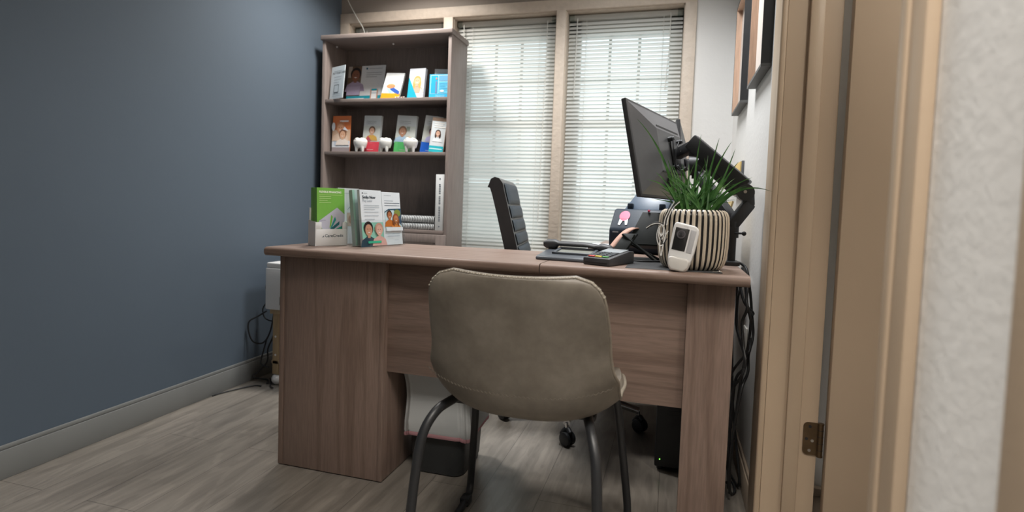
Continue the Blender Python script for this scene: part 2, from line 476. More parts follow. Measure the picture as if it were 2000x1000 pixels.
struct(b.build('trim_5', DOORP))
# casing of the next doorway, at the right edge of the view
b = MB(); b.box(XR-0.018, 0.43, 0, XR-0.0005, 0.525, DTOP+0.06, 0.004); struct(b.build('trim_6', DOORP))
# the open door
PIN = Vector((0.4085, 1.655, 0))
d = thing('door_1', None, None, PIN, rotz=math.radians(87)); struct(d)
b = MB(); b.box(-0.040, -0.858, 0.012, -0.005, -0.010, DTOP-0.02, 0.0025)
b.build('door_leaf', DOORP, d, world=False)
for hz in (0.315, 1.85):
    hb = MB()
    hb.cyl((0.4075, 1.643, hz-0.045), (0.4075, 1.643, hz+0.045), 0.0068, 14)
    for q in (-0.0455, 0.0425): hb.cyl((0.4075, 1.643, hz+q), (0.4075, 1.643, hz+q+0.003), 0.0078, 14)
    for q in (-0.027, -0.009, 0.009, 0.027): hb.cyl((0.4075, 1.643, hz+q-0.0006), (0.4075, 1.643, hz+q+0.0006), 0.0073, 14, 1)
    h = hb.build('hinge', [BRONZE, BLACK], d)
    # leaf screwed to the jamb, rounded corners
    R_ = 0.012; x0, x1 = 0.3665, 0.4045; z0, z1 = hz-0.044, hz+0.044
    pts = [(x1, z0), (x1, z1)]
    pts += [(x0+R_-R_*math.sin(a), z1-R_+R_*math.cos(a)) for a in [PI/2*k/5 for k in range(6)]]
    pts += [(x0+R_-R_*math.cos(a), z0+R_-R_*math.sin(a)) for a in [PI/2*k/5 for k in range(6)]]
    lb = MB(); lb.prism([(p[0], DY1-0.0038, p[1]) for p in pts], (0, 0.0026, 0)); lb.build('hinge_leaf', BRONZE, h)
    sb = MB()
    for sx, sz, mi in ((0.382, 0.033, 1), (0.375, -0.001, 1), (0.389, -0.005, 0), (0.383, -0.032, 0)):
        sb.cyl((sx, DY1-0.0050, hz+sz), (sx, DY1-0.0038, hz+sz), 0.0040, 14, mi)
    sb.build('screw', [STEEL, BLACK], h)

# ceiling lamp fixtures (above the picture); the domes are added for their light
for (lx, ly), lb in ((LEFT_FILL, 'unseen round dome lamp added in front of the bookcase to brighten the left wall'), (DOOR_FILL, 'unseen round dome lamp added in the side room to brighten the open door'), (GAP_FILL, 'unseen round dome lamp added in the side room corner to light the door gap')):
    t = thing('ceiling_light', lb, 'ceiling light', (lx, ly, CEIL-0.06))
    b = MB(); b.lathe([(0.02, CEIL-0.0005), (0.15, CEIL-0.0005), (0.155, CEIL-0.012), (0.15, CEIL-0.030), (0.02, CEIL-0.030)], (lx, ly, 0), 36); b.build('ceiling_plate', WHITEP, t)
    b = MB(); b.lathe([(0.012, CEIL-0.075), (0.05, CEIL-0.072), (0.09, CEIL-0.062), (0.12, CEIL-0.045), (0.135, CEIL-0.0305)], (lx, ly, 0), 36); b.build('shade', WHITEP, t)
    b = MB(); b.cyl((lx, ly, CEIL-0.09), (lx, ly, CEIL-0.075), 0.012, 14); b.build('finial', STEEL, t)
for (lx, ly), lb in ((HALL, 'square ceiling panel lamp over the entrance'), (PANEL, 'square ceiling panel lamp over the desk return')):
    t = thing('ceiling_light', lb, 'ceiling light', (lx, ly, CEIL-0.035)); q = 0.31
    b = MB(); b.box(lx-q, ly-q, CEIL-0.04, lx+q, ly+q, CEIL-0.0005, 0.004); b.build('housing', WHITEP, t)
    b = MB(); b.box(lx-q+0.03, ly-q+0.03, CEIL-0.043, lx+q-0.03, ly+q-0.03, CEIL-0.0402); b.build('diffuser', WHITEP, t)
# ---------------------------------------------------------------- desk
def bullnose(x0, x1, yf, yr, z0, z1):
    r = (z1-z0)/2; pts = [(x0, yr, z1), (x0, yr, z0)]
    rr = 0.013
    pts += [(x0, yf+rr-rr*math.sin(a), z0+rr-rr*math.cos(a)) for a in [PI/2*k/5 for k in range(6)]]
    pts += [(x0, yf+rr-rr*math.cos(a), z1-rr+rr*math.sin(a)) for a in [PI/2*k/5 for k in range(6)]]
    return pts
desk = thing('desk', 'wood laminate desk with a deep top, a solid left pedestal and a broad right leg', 'desk', (-0.53, 1.78, 0))
b = MB(); b.prism(bullnose(-1.272, -0.3535, 1.537, 1.985, 0.722, 0.75), (-1.272*-1-0.3535, 0, 0), bev=0.0); b.build('desktop', WX, desk)
b = MB(); b.prism(bullnose(-0.3505, 0.2, 1.537, 1.985, 0.722, 0.75), (0.5505, 0, 0)); b.build('desktop', WX, desk)
b = MB(); b.box(-1.258, 1.600, 0.004, -1.240, 1.97, 0.7215, 0.001); b.build('side_panel', WZ, desk)
b = MB(); b.box(-0.882, 1.600, 0.004, -0.864, 1.97, 0.7215, 0.001); b.build('side_panel', WZ, desk)
b = MB(); b.box(-1.2395, 1.601, 0.004, -0.8825, 1.618, 0.7215, 0.001); b.build('front_panel', WZ, desk)
b = MB(); b.box(-1.2395, 1.955, 0.004, -0.8825, 1.97, 0.7215, 0.001); b.build('back_panel', WZ, desk)
b = MB(); b.box(-0.8635, 1.620, 0.362, 0.12, 1.638, 0.7215, 0.001); b.build('modesty_panel', WX, desk)
b = MB(); b.box(0.051, 1.600, 0.004, 0.173, 1.619, 0.7215, 0.001); b.box(0.125, 1.619, 0.004, 0.173, 1.70, 0.7215, 0.001); b.build('leg', WZ, desk)
ret = thing('desk_return', 'desk return of the same laminate running back along the white right wall', 'desk', (-0.06, 2.45, 0))
b = MB(); b.box(-0.325, 1.987, 0.722, 0.2, 2.92, 0.75, 0.003); b.build('desktop', WY, ret)
b = MB(); b.box(-0.31, 2.885, 0.004, 0.19, 2.903, 0.7215, 0.001); b.build('end_panel', WZ, ret)
b = MB(); b.box(0.155, 2.0, 0.40, 0.172, 2.884, 0.7215, 0.001); b.build('back_panel', WY, ret)
# ---------------------------------------------------------------- bookcase
BX0, BX1, BY0, BY1 = -1.925, -1.149, 2.78, 3.012
bk = thing('bookcase', 'grey-brown laminate bookcase with open shelves above doors, in front of the left window', 'bookcase', (-1.54, 2.9, 0))
b = MB(); b.box(BX0-0.008, BY0-0.012, 1.797, BX1+0.008, BY1+0.004, 1.825, 0.006, seg=3); b.build('top', BX, bk)
for x0, x1 in ((BX0, BX0+0.018), (BX1-0.018, BX1)):
    b = MB(); b.box(x0, BY0, 0.004, x1, BY1, 1.7965, 0.001); b.build('side_panel', BZ, bk)
b = MB(); b.box(BX0+0.0185, BY1-0.012, 0.05, BX1-0.0185, BY1-0.002, 1.7965); b.build('back_panel', BZ, bk)
S1, S2, S3 = 1.473, 1.183, 0.765
for z in (S1, S2):
    b = MB(); b.box(BX0+0.0185, BY0+0.004, z-0.018, BX1-0.0185, BY1-0.0125, z, 0.001); b.build('shelf', BX, bk)
b = MB(); b.box(BX0+0.0185, BY0+0.004, S3-0.02, BX1-0.0185, BY1-0.0125, S3, 0.001); b.build('shelf', BX, bk)
for fx in (-1.899, -1.54):
    b = MB(); b.ball((fx, BY0+0.10, 1.79), 0.006, 8); b.build('shelf_pin', WHITEP, bk)
xm = (BX0+BX1)/2
for k, (x0, x1) in enumerate(((BX0+0.001, xm-0.0015), (xm+0.0015, BX1-0.001))):
    b = MB(); z0, z1 = 0.06, 0.743; y0, y1 = BY0-0.018, BY0-0.0005; w_ = 0.055
    b.box(x0, y0, z0, x0+w_, y1, z1, 0.002); b.box(x1-w_, y0, z0, x1, y1, z1, 0.002)
    b.box(x0+w_, y0, z1-0.045, x1-w_, y1, z1, 0.002); b.box(x0+w_, y0, z0, x1-w_, y1, z0+w_, 0.002)
    b.box(x0+w_, y0+0.008, z0+w_, x1-w_, y1, z1-0.045)
    for (a0, a1, c0, c1) in ((x0+w_, x1-w_, z1-0.055, z1-0.045), (x0+w_, x1-w_, z0+w_, z0+w_+0.01)):
        b.box(a0, y0+0.002, c0, a1, y1, c1, 0.003)
    for a0 in (x0+w_, x1-w_-0.01): b.box(a0, y0+0.002, z0+w_, a0+0.01, y1, z1-0.045, 0.003)
    dr = b.build('door', BZ, bk)
    b = MB(); hx = x1-0.03 if k == 0 else x0+0.03; b.cyl((hx, y0-0.022, 0.62), (hx, y0, 0.62), 0.010, 16, r2=0.007); b.build('knob', STEEL, dr)

# ---------------------------------------------------------------- printed cards
PC = {}
def ink(hexa):
    if hexa not in PC:
        c = [int(hexa[i:i+2], 16) for i in (0, 2, 4)]
        PC[hexa] = speckled('print_'+hexa, rgb(*c), 0.38, 0.02, 60)
    return PC[hexa]
def card(name, w, h, base, els, loc, rotz=0.0, lean=0.0, t=0.003, tlt=0.0):
    """a flat printed card standing on its lower edge: x right, z up, print on its -y side; curl bends the top back"""
    cols = [base]
    def ci(c):
        if c not in cols: cols.append(c)
        return cols.index(c)
    b = MB(); b.box(0, 0, 0, w, t, h, 0)
    ly = 0
    for e in els:
        ly += 1; y = -0.00022*ly
        if e[0] == 'r':
            x0, z0, x1, z1 = e[1]*w, e[2]*h, e[3]*w, e[4]*h
            b.poly([(x0, y, z0), (x1, y, z0), (x1, y, z1), (x0, y, z1)], ci(e[5]))
        elif e[0] == 'e':
            cx, cz, rx, rz = e[1]*w, e[2]*h, e[3]*w, e[4]*w
            b.poly([(cx+rx*math.cos(a), y, cz+rz*math.sin(a)) for a in [2*PI*k/20 for k in range(20)]], ci(e[5]))
        elif e[0] == 'p':
            b.poly([(p[0]*w, y, p[1]*h) for p in e[1]], ci(e[2]))
        elif e[0] == 'l':     # unreadable lines of small print: x0, ztop, x1, count, gap, colour
            for k in range(e[4]):
                zz = (e[2]-k*e[5])*h; x1 = (e[1]+(e[3]-e[1])*(1 if k % 3 != 2 else 0.7))*w
                b.poly([(e[1]*w, y, zz), (x1, y, zz), (x1, y, zz+0.0016), (e[1]*w, y, zz+0.0016)], ci(e[6]))
        elif e[0] == 't':
            m = Matrix.Translation((e[2]*w, y, e[3]*h)) @ Matrix.Rotation(PI/2, 4, 'X')
            b.text(e[1], m, e[4]*w, ci(e[5]), 0.0004 if len(e) > 6 and e[6] else 0.0, 'LEFT')
    rot = Matrix.Rotation(rotz, 3, 'Z') @ Matrix.Rotation(-lean, 3, 'X') @ Matrix.Rotation(tlt, 3, 'Y')
    return b.build(name, [ink(c) for c in cols], loc=loc, rot=rot.to_quaternion(), world=False, smooth=0)
def face(cx, cz, r, skin, hair, shirt, long=False):
    """head and shoulders printed on a card"""
    E_ = [('p', [(cx-2.1*r, cz-3.2*r*FA), (cx-1.7*r, cz-1.9*r*FA), (cx-0.5*r, cz-1.25*r*FA), (cx+0.5*r, cz-1.25*r*FA), (cx+1.7*r, cz-1.9*r*FA), (cx+2.1*r, cz-3.2*r*FA)], shirt)]
    E_ += [('e', cx, cz+0.25*r*FA, 1.12*r, 1.2*r, hair)]
    if long: E_ += [('e', cx-0.85*r, cz-0.7*r*FA, 0.42*r, 1.3*r, hair), ('e', cx+0.85*r, cz-0.7*r*FA, 0.42*r, 1.3*r, hair)]
    E_ += [('r', cx-0.32*r, cz-1.5*r*FA, cx+0.32*r, cz-0.7*r*FA, skin), ('e', cx, cz-0.1*r*FA, 0.85*r, 1.05*r, skin),
           ('e', cx-0.3*r, cz+0.1*r*FA, 0.1*r, 0.07*r, '3a2a22'), ('e', cx+0.3*r, cz+0.1*r*FA, 0.1*r, 0.07*r, '3a2a22'),
           ('p', [(cx-0.36*r, cz-0.42*r*FA), (cx, cz-0.62*r*FA), (cx+0.36*r, cz-0.42*r*FA)], 'f4f0ec')]
    return E_
FA = 0.5      # width/height of the card being printed
def acrylic_stand(label, w, h, d, loc, rotz, lean=0.0, front=0.45, name='brochure_holder', group=None):
    t = thing(name, label, 'brochure holder', loc, rotz, group)
    k = 0.0018; L = math.tan(lean)
    b = MB(); b.prism([(-0.002, d, 0), (w+0.002, d, 0), (w+0.002, d+L*h, h), (-0.002, d+L*h, h)], (0, k, 0)); b.build('back_panel', ACRYL, t, world=False)
    b = MB(); f = h*front; b.prism([(-0.002, -k, 0), (w+0.002, -k, 0), (w+0.002, -k+L*f, f), (-0.002, -k+L*f, f)], (0, -k, 0)); b.build('front_panel', ACRYL, t, world=False)
    for x in (-0.004, w+0.002):
        b = MB(); b.prism([(x, -k, 0), (x, d, 0), (x, d+L*f, f), (x, -k+L*f, f)], (k, 0, 0)); b.build('side_panel', ACRYL, t, world=False)
    b = MB(); b.box(-0.004, -k, 0.0, w+0.004, d+k, k); b.build('base', ACRYL, t, world=False)
    return t
GB = 'brochures and cards on the bookcase shelves'
YS = 2.858
# -- top shelf
FA = 0.75
e = [('r', 0.02, 0.02, 0.98, 0.98, 'c9d4da'), ('t', 'PAY YOUR CARE', 0.10, 0.76, 0.125, '37424a', 1), ('l', 0.2, 0.85, 0.8, 1, 0.05, '7c878e'),
     ('l', 0.24, 0.67, 0.8, 3, 0.085, '8a949b'), ('l', 0.2, 0.14, 0.85, 2, 0.06, '8a949b'), ('r', 0.30, 0.185, 0.66, 0.43, '55606a'), ('r', 0.33, 0.205, 0.63, 0.41, 'c3ced4')]
tag(card('sign_card', 0.128, 0.182, 'd3dce0', e, (-1.890, 2.800, S1+0.0005), math.radians(-24), math.radians(5)), 'white payment notice card with a dark square outline, leftmost on the top shelf', 'card', GB)
e = [('r', 0, 0.20, 0.44, 1.0, '6f5a48'), ('r', 0.36, 0.20, 1.0, 1.0, 'dfe3e6'), ('r', 0, 0.0, 1.0, 0.2, '1f9db0'), ('r', 0.0, 0.70, 0.10, 1.0, 'b9b0a6')]
FA = 1.05
e += face(0.21, 0.76, 0.13, '8a5a44', '1e1a1a', 'a79bb8')
e += [('r', 0.0, 0.22, 0.36, 0.45, 'b8aecb'), ('r', 0.36, 0.2, 0.36, 0.2, 'dfe3e6'), ('e', 0.51, 0.92, 0.025, 0.025, '1c5b7a'), ('l', 0.56, 0.91, 0.93, 1, 0.1, '5a6a76'),
      ('l', 0.5, 0.80, 0.92, 3, 0.055, '41505c'), ('r', 0.66, 0.02, 0.86, 0.36, 'c79a86'), ('r', 0.69, 0.03, 0.83, 0.37, 'eef1f3'), ('r', 0.69, 0.32, 0.83, 0.37, '1f9db0'),
      ('r', 0.69, 0.25, 0.83, 0.265, '9ab5c4'), ('r', 0.05, 0.09, 0.5, 0.13, 'e8f2f4'), ('r', 0.05, 0.03, 0.58, 0.06, 'cfe6ea')]
tag(card('poster_card', 0.246, 0.222, 'dfe3e6', e, (-1.865, 2.925, S1+0.0005), math.radians(-3), math.radians(8)), 'wide teal and white flyer with a smiling man at the back of the top shelf', 'flyer', GB)
FA = 0.72
e = [('r', 0, 0, 1, 0.2, 'e59a1e'), ('l', 0.18, 0.74, 0.85, 1, 0.1, '7a8084'), ('e', 0.42, 0.48, 0.24, 0.13, 'c98a5e'), ('p', [(0.38, 0.36), (0.6, 0.42), (0.95, 0.28), (0.95, 0.16), (0.72, 0.22)], '2f57a8'),
     ('p', [(0.22, 0.4), (0.36, 0.38), (0.6, 0.24), (0.4, 0.22)], 'a9d0e6')]
tag(card('brochure', 0.112, 0.160, 'dcdedd', e, (-1.578, 2.815, S1+0.006), math.radians(0), math.radians(20), 0.012, 0.05), 'white brochure with an orange base and blue-sleeved arm, leaning on the top shelf', 'brochure', GB)
acrylic_stand('clear holder carrying the orange-based brochure on the top shelf', 0.122, 0.10, 0.03, (-1.582, 2.812, S1+0.0005), 0.0, math.radians(20), 0.8)
FA = 0.58
e = [('p', [(0, 0), (0.68, 0), (0, 0.72)], '22a3ba'), ('l', 0.1, 0.16, 0.4, 3, 0.045, 'bfe4ea')]
e += face(0.55, 0.58, 0.21, 'e0ae90', 'c9a05c', 'c9a68e', True) + [('p', [(0, 0), (0.68, 0), (0.12, 0.6)], '22a3ba'), ('p', [(0.72, 0), (0.95, 0), (0.95, 0.2), (0.85, 0.34)], 'eceef0')]
tag(card('brochure', 0.096, 0.172, 'dde1e8', e, (-1.422, 2.825, S1+0.0005), math.radians(-4), math.radians(10), 0.022), 'thick brochure with a blonde smiling woman beside a teal wedge, on the top shelf', 'brochure', GB)
FA = 0.95
e = [('r', 0.05, 0.19, 0.98, 0.97, 'cfeaf4'), ('r', 0.07, 0.2, 0.42, 0.95, '2fa9cf'), ('r', 0.44, 0.2, 0.96, 0.7, '63bfe0'), ('r', 0.44, 0.72, 0.96, 0.95, '6aa9cf'),
     ('r', 0.30, 0.22, 0.37, 0.7, '7b7fa6'), ('e', 0.335, 0.82, 0.04, 0.06, 'b98a8a'), ('l', 0.5, 0.62, 0.92, 5, 0.07, '4a9fd0'), ('e', 0.62, 0.3, 0.1, 0.05, 'dfeef6'), ('l', 0.32, 0.12, 0.75, 2, 0.05, 'b5e2f2')]
tag(card('leaflet', 0.118, 0.130, '35addb', e, (-1.290, 2.820, S1+0.0005), math.radians(3), math.radians(4), 0.004), 'bright blue leaflet at the right end of the top shelf', 'leaflet', GB)
tag(card('brochure', 0.085, 0.172, 'd9dcdd', [('l', 0.15, 0.88, 0.8, 2, 0.05, '9aa0a4'), ('r', 0.94, 0, 1, 1, '58a9cf')], (-1.282, 2.868, S1+0.0005), math.radians(16), math.radians(5), 0.016), 'white brochure pad rising behind the bright blue leaflet', 'brochure', GB)
# small beaded string lying on the shelf
b = MB()
for k in range(7): b.ball((-1.475+k*0.0085, 2.795+0.002*math.sin(k*2), S1+0.0042), 0.0038, 8, k % 2)
tag(b.build('bead_string', [ink('e8e2d8'), ink('b98a78')], loc=(-1.475, 2.795, S1)), 'tiny string of pale beads on the top shelf edge beside the blonde brochure', 'beads')
# -- second shelf
FA = 0.5
e = [('r', 0, 0.0, 1, 0.13, '9a8f90'), ('r', 0, 0.13, 1, 0.31, 'dfe5ea'), ('r', 0.12, 0.17, 0.95, 0.29, 'c4cfdc'), ('r', 0.0, 0.31, 1, 0.62, 'd9b89c'), ('r', 0.4, 0.83, 0.88, 0.875, 'f0e6e0'), ('l', 0.4, 0.9, 0.88, 1, 0.05, 'a85c38')]
e += face(0.45, 0.66, 0.22, 'd69c78', 'c98358', 'e4c9b2') + face(0.6, 0.48, 0.18, 'e0b190', '8a5a40', 'e9ded4') + [('p', [(0.6, 0.62), (0.9, 0.58), (0.7, 0.7)], 'e8e8ee'), ('e', 0.08, 0.7, 0.1, 0.2, 'dde4ea')]
tag(card('brochure', 0.120, 0.205, 'd5763f', e, (-1.890, 2.83, S2+0.0005), math.radians(-3), math.radians(3), 0.004), 'orange brochure with a couple, leftmost on the middle shelf', 'brochure', GB)
def rack(x, rz, tl, col, els, label, w=0.108):
    e = [('r', 0, 0, 1, 0.28, col), ('r', 0, 0.28, 1, 0.72, 'c9ccc6'), ('l', 0.14, 0.84, 0.72, 2, 0.045, '62686c'), ('l', 0.14, 0.76, 0.6, 1, 0.045, 'a9a9b4')]+els+[('l', 0.3, 0.06, 0.7, 1, 0.1, 'e0d0d0')]
    o = card('brochure', w, 0.205, 'cbcfd0', e, (x, 2.835, S2+0.0045), rz, math.radians(5), 0.018, tl)
    return tag(o, label, 'brochure', GB)
e = face(0.52, 0.58, 0.17, 'd2a68c', '6e5240', 'c9a04e')+[('p', [(0.2, 0.28), (0.3, 0.45), (0.55, 0.3)], 'b04a58'), ('r', 0, 0, 1, 0.28, 'c8414f')]
rack(-1.700, math.radians(-2), 0.03, 'c8414f', e, 'white brochure with a crimson base and a child, on the middle shelf')
e = face(0.35, 0.56, 0.19, 'b98a70', '8a6a55', 'a9c2d8')+[('e', 0.72, 0.36, 0.1, 0.16, 'd9c4ae'), ('r', 0, 0, 1, 0.28, '52ad63'), ('r', 0.55, 0.6, 0.72, 0.7, '8f988c')]
rack(-1.500, math.radians(0), 0.06, '52ad63', e, 'white brochure with a green base and man in pale blue, on the middle shelf', 0.118)
e = face(0.5, 0.56, 0.16, 'c99f9a', '5a4a60', 'b4b0dc')+[('r', 0, 0, 1, 0.28, '1f5fc4')]
rack(-1.342, math.radians(2), 0.12, '1f5fc4', e, 'white brochure with a royal blue base, tilted at the right of the middle shelf', 0.105)
FA = 0.48
e = [('r', 0.02, 0, 0.98, 1, 'd7dde0'), ('r', 0, 0.9, 1, 1, '8a7565'), ('r', 0.2, 0.83, 0.85, 0.86, 'f4f2ee'), ('r', 0.2, 0.77, 0.75, 0.8, 'f4f2ee'), ('r', 0.2, 0.71, 0.95, 0.74, 'f4f2ee')]
e += face(0.5, 0.55, 0.16, 'd9ac94', '4a352c', 'e9eef0', True)+[('r', 0.02, 0, 0.98, 0.18, '2bb3c0'), ('r', 0.05, 0.08, 0.9, 0.11, 'c9eef0')]
tag(card('brochure', 0.082, 0.186, 'b9a08c', e, (-1.275, 2.800, S2+0.0045), math.radians(6), math.radians(4), 0.012, 0.09), 'brochure with a dark-haired woman over turquoise, right end of the middle shelf', 'brochure', GB)
for x, w_, tl, lb in ((-1.704, 0.116, 0.03, 'crimson-based'), (-1.504, 0.126, 0.06, 'green-based'), (-1.346, 0.112, 0.12, 'royal blue-based')):
    acrylic_stand('clear holder of the %s brochure on the middle shelf' % lb, w_, 0.10, 0.03, (x, 2.833, S2+0.0005), 0.0, math.radians(5), 0.75)
# tooth ornaments
TOOTH = speckled('glazed_white_ceramic', (0.76, 0.75, 0.72, 1), 0.3, 0.03, 20)
def make_tooth(label):
    b = MB(); n = 24; rows = []
    prof = [(0.030, 0.0), (0.035, 0.014), (0.0385, 0.03), (0.0375, 0.040), (0.033, 0.046), (0.024, 0.049)]
    for r, z in prof:
        rows.append([((r*(1+0.06*math.cos(4*a)))*math.cos(a), 0.78*r*math.sin(a), z+0.022) for a in [2*PI*j/n for j in range(n)]])
    rows.insert(0, [(0.026*math.cos(a), 0.018*math.sin(a), 0.020+0.004*abs(math.cos(a))) for a in [2*PI*j/n for j in range(n)]])
    b.grid(rows, close=True)
    b.poly([(x*0.98, y*0.98, z) for x, y, z in rows[-1]]); b.poly(rows[0][::-1])
    for cx, cy in ((-0.014, -0.010), (0.014, -0.010), (-0.014, 0.010), (0.014, 0.010)): b.ball((cx, cy, 0.068), 0.0145, 12, sc=(1, 1, 0.62))
    for cx, cy in ((-0.018, -0.010), (0.017, -0.010), (0.0, 0.011)):
        b.tube([(cx*0.8, cy*0.8, 0.036), (cx, cy, 0.018), (cx*1.05, cy*1.05, 0.0003)], 0.0135, 12, r_end=0.0065)
    o = b.build('tooth_figurine', TOOTH, smooth=60)
    return tag(o, label, 'figurine', 'ceramic teeth on the middle shelf')
TL = ['white ceramic tooth in front of the crimson-based brochure', 'white ceramic tooth standing alone between the crimson and green brochures', 'white ceramic tooth in front of the green-based brochure']
t0 = make_tooth(TL[0])
for k, (x, rz) in enumerate(((-1.688, 0.1), (-1.534, -0.15), (-1.382, 0.2))):
    o = t0 if k == 0 else t0.copy()
    if k: C.objects.link(o); o['label'] = TL[k]
    o.location = (x, 2.803, S2+0.0003); o.rotation_euler = (0, 0, rz)
# -- third shelf: upright binder and two comb-bound manuals
t = thing('binder', 'white ring binder with printed spine standing at the right of the lowest open shelf', 'binder', (-1.198, 2.80, S3))
b = MB(); b.box(-1.221, 2.787, S3+0.0005, -1.172, 2.985, S3+0.30, 0.002); b.build('cover', ink('d8dad9'), t)
b = MB(); mtx = Matrix.Translation((-1.1905, 2.7862, S3+0.045)) @ Matrix.Rotation(-PI/2, 4, 'Y') @ Matrix.Rotation(PI/2, 4, 'X')
mtx = Matrix.Translation((-1.1885, 2.7864, S3+0.05)) @ Matrix(((0, -1, 0, 0), (0, 0, -1, 0), (1, 0, 0, 0), (0, 0, 0, 1)))
for q in range(22):   # unreadable small print up the spine
    if q not in (9, 15): b.box(-1.2015, 2.7864, S3+0.05+q*0.0092, -1.1915, 2.7869, S3+0.055+q*0.0092)
b.build("spine_print", ink("5d6670"), t)
for z in (0.022, 0.277):
    b = MB(); b.cyl((-1.1965, 2.7862, S3+z), (-1.1965, 2.787, S3+z), 0.0038, 12); b.build('rivet', ink('5d6670'), t)
for k, (z, lb) in enumerate(((S3+0.0005, 'lower of two black comb-bound manuals lying beside the white binder'), (S3+0.0395, 'upper of two black comb-bound manuals lying beside the white binder'))):
    t = thing('manual', lb, 'manual', (-1.40, 2.9, z), group='comb-bound manuals on the lowest open shelf')
    b = MB(); b.box(-1.565, 2.803, z, -1.225, 2.985, z+0.003, 0.0005); b.box(-1.565, 2.803, z+0.033, -1.225, 2.985, z+0.036, 0.0005); b.build('cover', BLACK, t)
    b = MB(); b.box(-1.563, 2.814, z+0.003, -1.227, 2.983, z+0.033); b.build('pages', ink('d5d5d2'), t)
    b = MB(); b.box(-1.563, 2.806, z+0.0032, -1.227, 2.8135, z+0.0328); b.build('dark_backing_strip', BLACK, t)  # black strip added behind the comb rings for dark gaps
    b = MB(); n = 34
    for i in range(n):
        x = -1.556+i*0.0098
        b.tube([(x, 2.803+0.006-0.016*math.cos(a), z+0.018+0.0165*math.sin(a)) for a in [-PI/2+PI*j/8 for j in range(9)]], 0.0027, 6)
    b.build('comb_binding', ink('d0d2d2'), t)

# ---------------------------------------------------------------- brochures on the desk
t = thing('brochure_holder', 'white card holder with a logo, full of green brochures, at the left desk end', 'brochure holder', (-1.163, 1.663, 0.7505), math.radians(62))
HW = 0.112
b = MB(); b.box(-0.002, 0, 0, HW+0.002, 0.0025, 0.058, 0.0008); b.box(-0.002, 0, 0.058, 0.018, 0.0025, 0.082, 0.0008); b.box(HW-0.016, 0, 0.058, HW+0.002, 0.0025, 0.082, 0.0008)
b.build('front_panel', WHITEP, t, world=False)
for x in (-0.0045, HW+0.002):
    b = MB(); b.prism([(x, 0, 0), (x, 0.052, 0), (x, 0.052, 0.088), (x, 0, 0.082)], (0.0025, 0, 0)); b.build('side_panel', WHITEP, t, world=False)
b = MB(); b.box(-0.002, 0.0495, 0, HW+0.002, 0.052, 0.13, 0.0008); b.build('back_panel', WHITEP, t, world=False)
b = MB(); b.box(-0.002, 0.003, 0, HW+0.002, 0.049, 0.002); b.build('base', WHITEP, t, world=False)
b = MB(); mt = Matrix.Translation((0.030, -0.0004, 0.030)) @ Matrix.Rotation(PI/2, 4, 'X')
b.text('CareCredit', mt, 0.0150, bold=0.0002)
for k in range(3): b.poly([(0.019+k*0.003, -0.0004, 0.030), (0.023+k*0.0018, -0.0004, 0.030), (0.026+k*0.0004, -0.0004, 0.034+k*0.003)])
b.build('lettering', ink('4a5a66'), t, world=False)
FA = 0.53
e = [('p', [(0, 0), (1, 0), (1, 0.44), (0, 0.2)], '12a08a'), ('t', 'FLEXIBLE FINANCING', 0.075, 0.915, 0.083, 'f2f7e4', 1), ('r', 0.08, 0.875, 0.92, 0.882, 'bfe089'),
     ('l', 0.08, 0.845, 0.5, 4, 0.035, 'cfe8a4'), ('p', [(0.06, 0.42), (0.72, 0.66), (1.0, 0.54), (1.0, 0.36), (0.42, 0.22), (0.24, 0.22)], 'c3c3d2'),
     ('p', [(0.44, 0.3), (0.5, 0.53), (0.56, 0.5), (0.5, 0.34)], '7fbf3a'), ('p', [(0.46, 0.29), (0.64, 0.5), (0.68, 0.44), (0.52, 0.3)], '2a9a94'), ('p', [(0.38, 0.25), (0.8, 0.42), (0.8, 0.36), (0.55, 0.26)], '1f6a72'),
     ('p', [(0.14, 0.0), (0.1, 0.16), (0.36, 0.26), (0.46, 0.24), (0.6, 0.08), (0.56, 0.0)], 'e0b59c'), ('l', 0.1, 0.43, 0.3, 1, 0.05, '9a9ab0')]
rz = math.radians(62)
def holder_pt(x, y, z): return Vector((-1.163, 1.663, 0.7505))+Matrix.Rotation(rz, 3, 'Z') @ Vector((x, y, z))
for k in range(2):
    o = card('brochure', 0.104, 0.198, '79b84a', e if k == 0 else [], holder_pt(0.004, 0.0045+k*0.022, 0.0025), rz, math.radians(2), 0.020)
    tag(o, ['green financing brochure stack at the front of the white card holder', 'plain green brochure stack behind the front one in the white card holder'][k], 'brochure', 'green brochures in the white holder')
# clear two-pocket holder
t = acrylic_stand('clear acrylic holder with two white leaflets side by side, on the desk', 0.214, 0.188, 0.062, (-1.022, 1.727, 0.7505), math.radians(76), math.radians(7), 0.5)
FA = 0.52
e = [('r', 0, 0, 1, 0.42, '8fc9b4'), ('r', 0, 0, 1, 0.13, 'd9a79c'), ('e', 0.12, 0.94, 0.025, 0.025, '38424c'), ('l', 0.17, 0.935, 0.34, 1, 0.05, '8a949c'), ('t', 'Smile Now', 0.10, 0.845, 0.135, '333e48', 1), ('t', 'Pay Later', 0.10, 0.785, 0.12, '7d8a94'),
     ('l', 0.14, 0.72, 0.86, 3, 0.035, '9aa4ac'), ('l', 0.14, 0.6, 0.8, 3, 0.065, '8d97a0')]
e += face(0.28, 0.29, 0.19, 'c99478', '2a211e', '27404e') + face(0.76, 0.28, 0.17, 'dfae9c', 'c99a86', 'd9a79c') + [('r', 0.2, 0.045, 0.82, 0.085, '2fae86')]
Q = Vector((-1.022, 1.727, 0.7505)); R1 = math.radians(76)
def q_pt(x, y, z): return Q+Matrix.Rotation(R1, 3, 'Z') @ Vector((x, y, z))
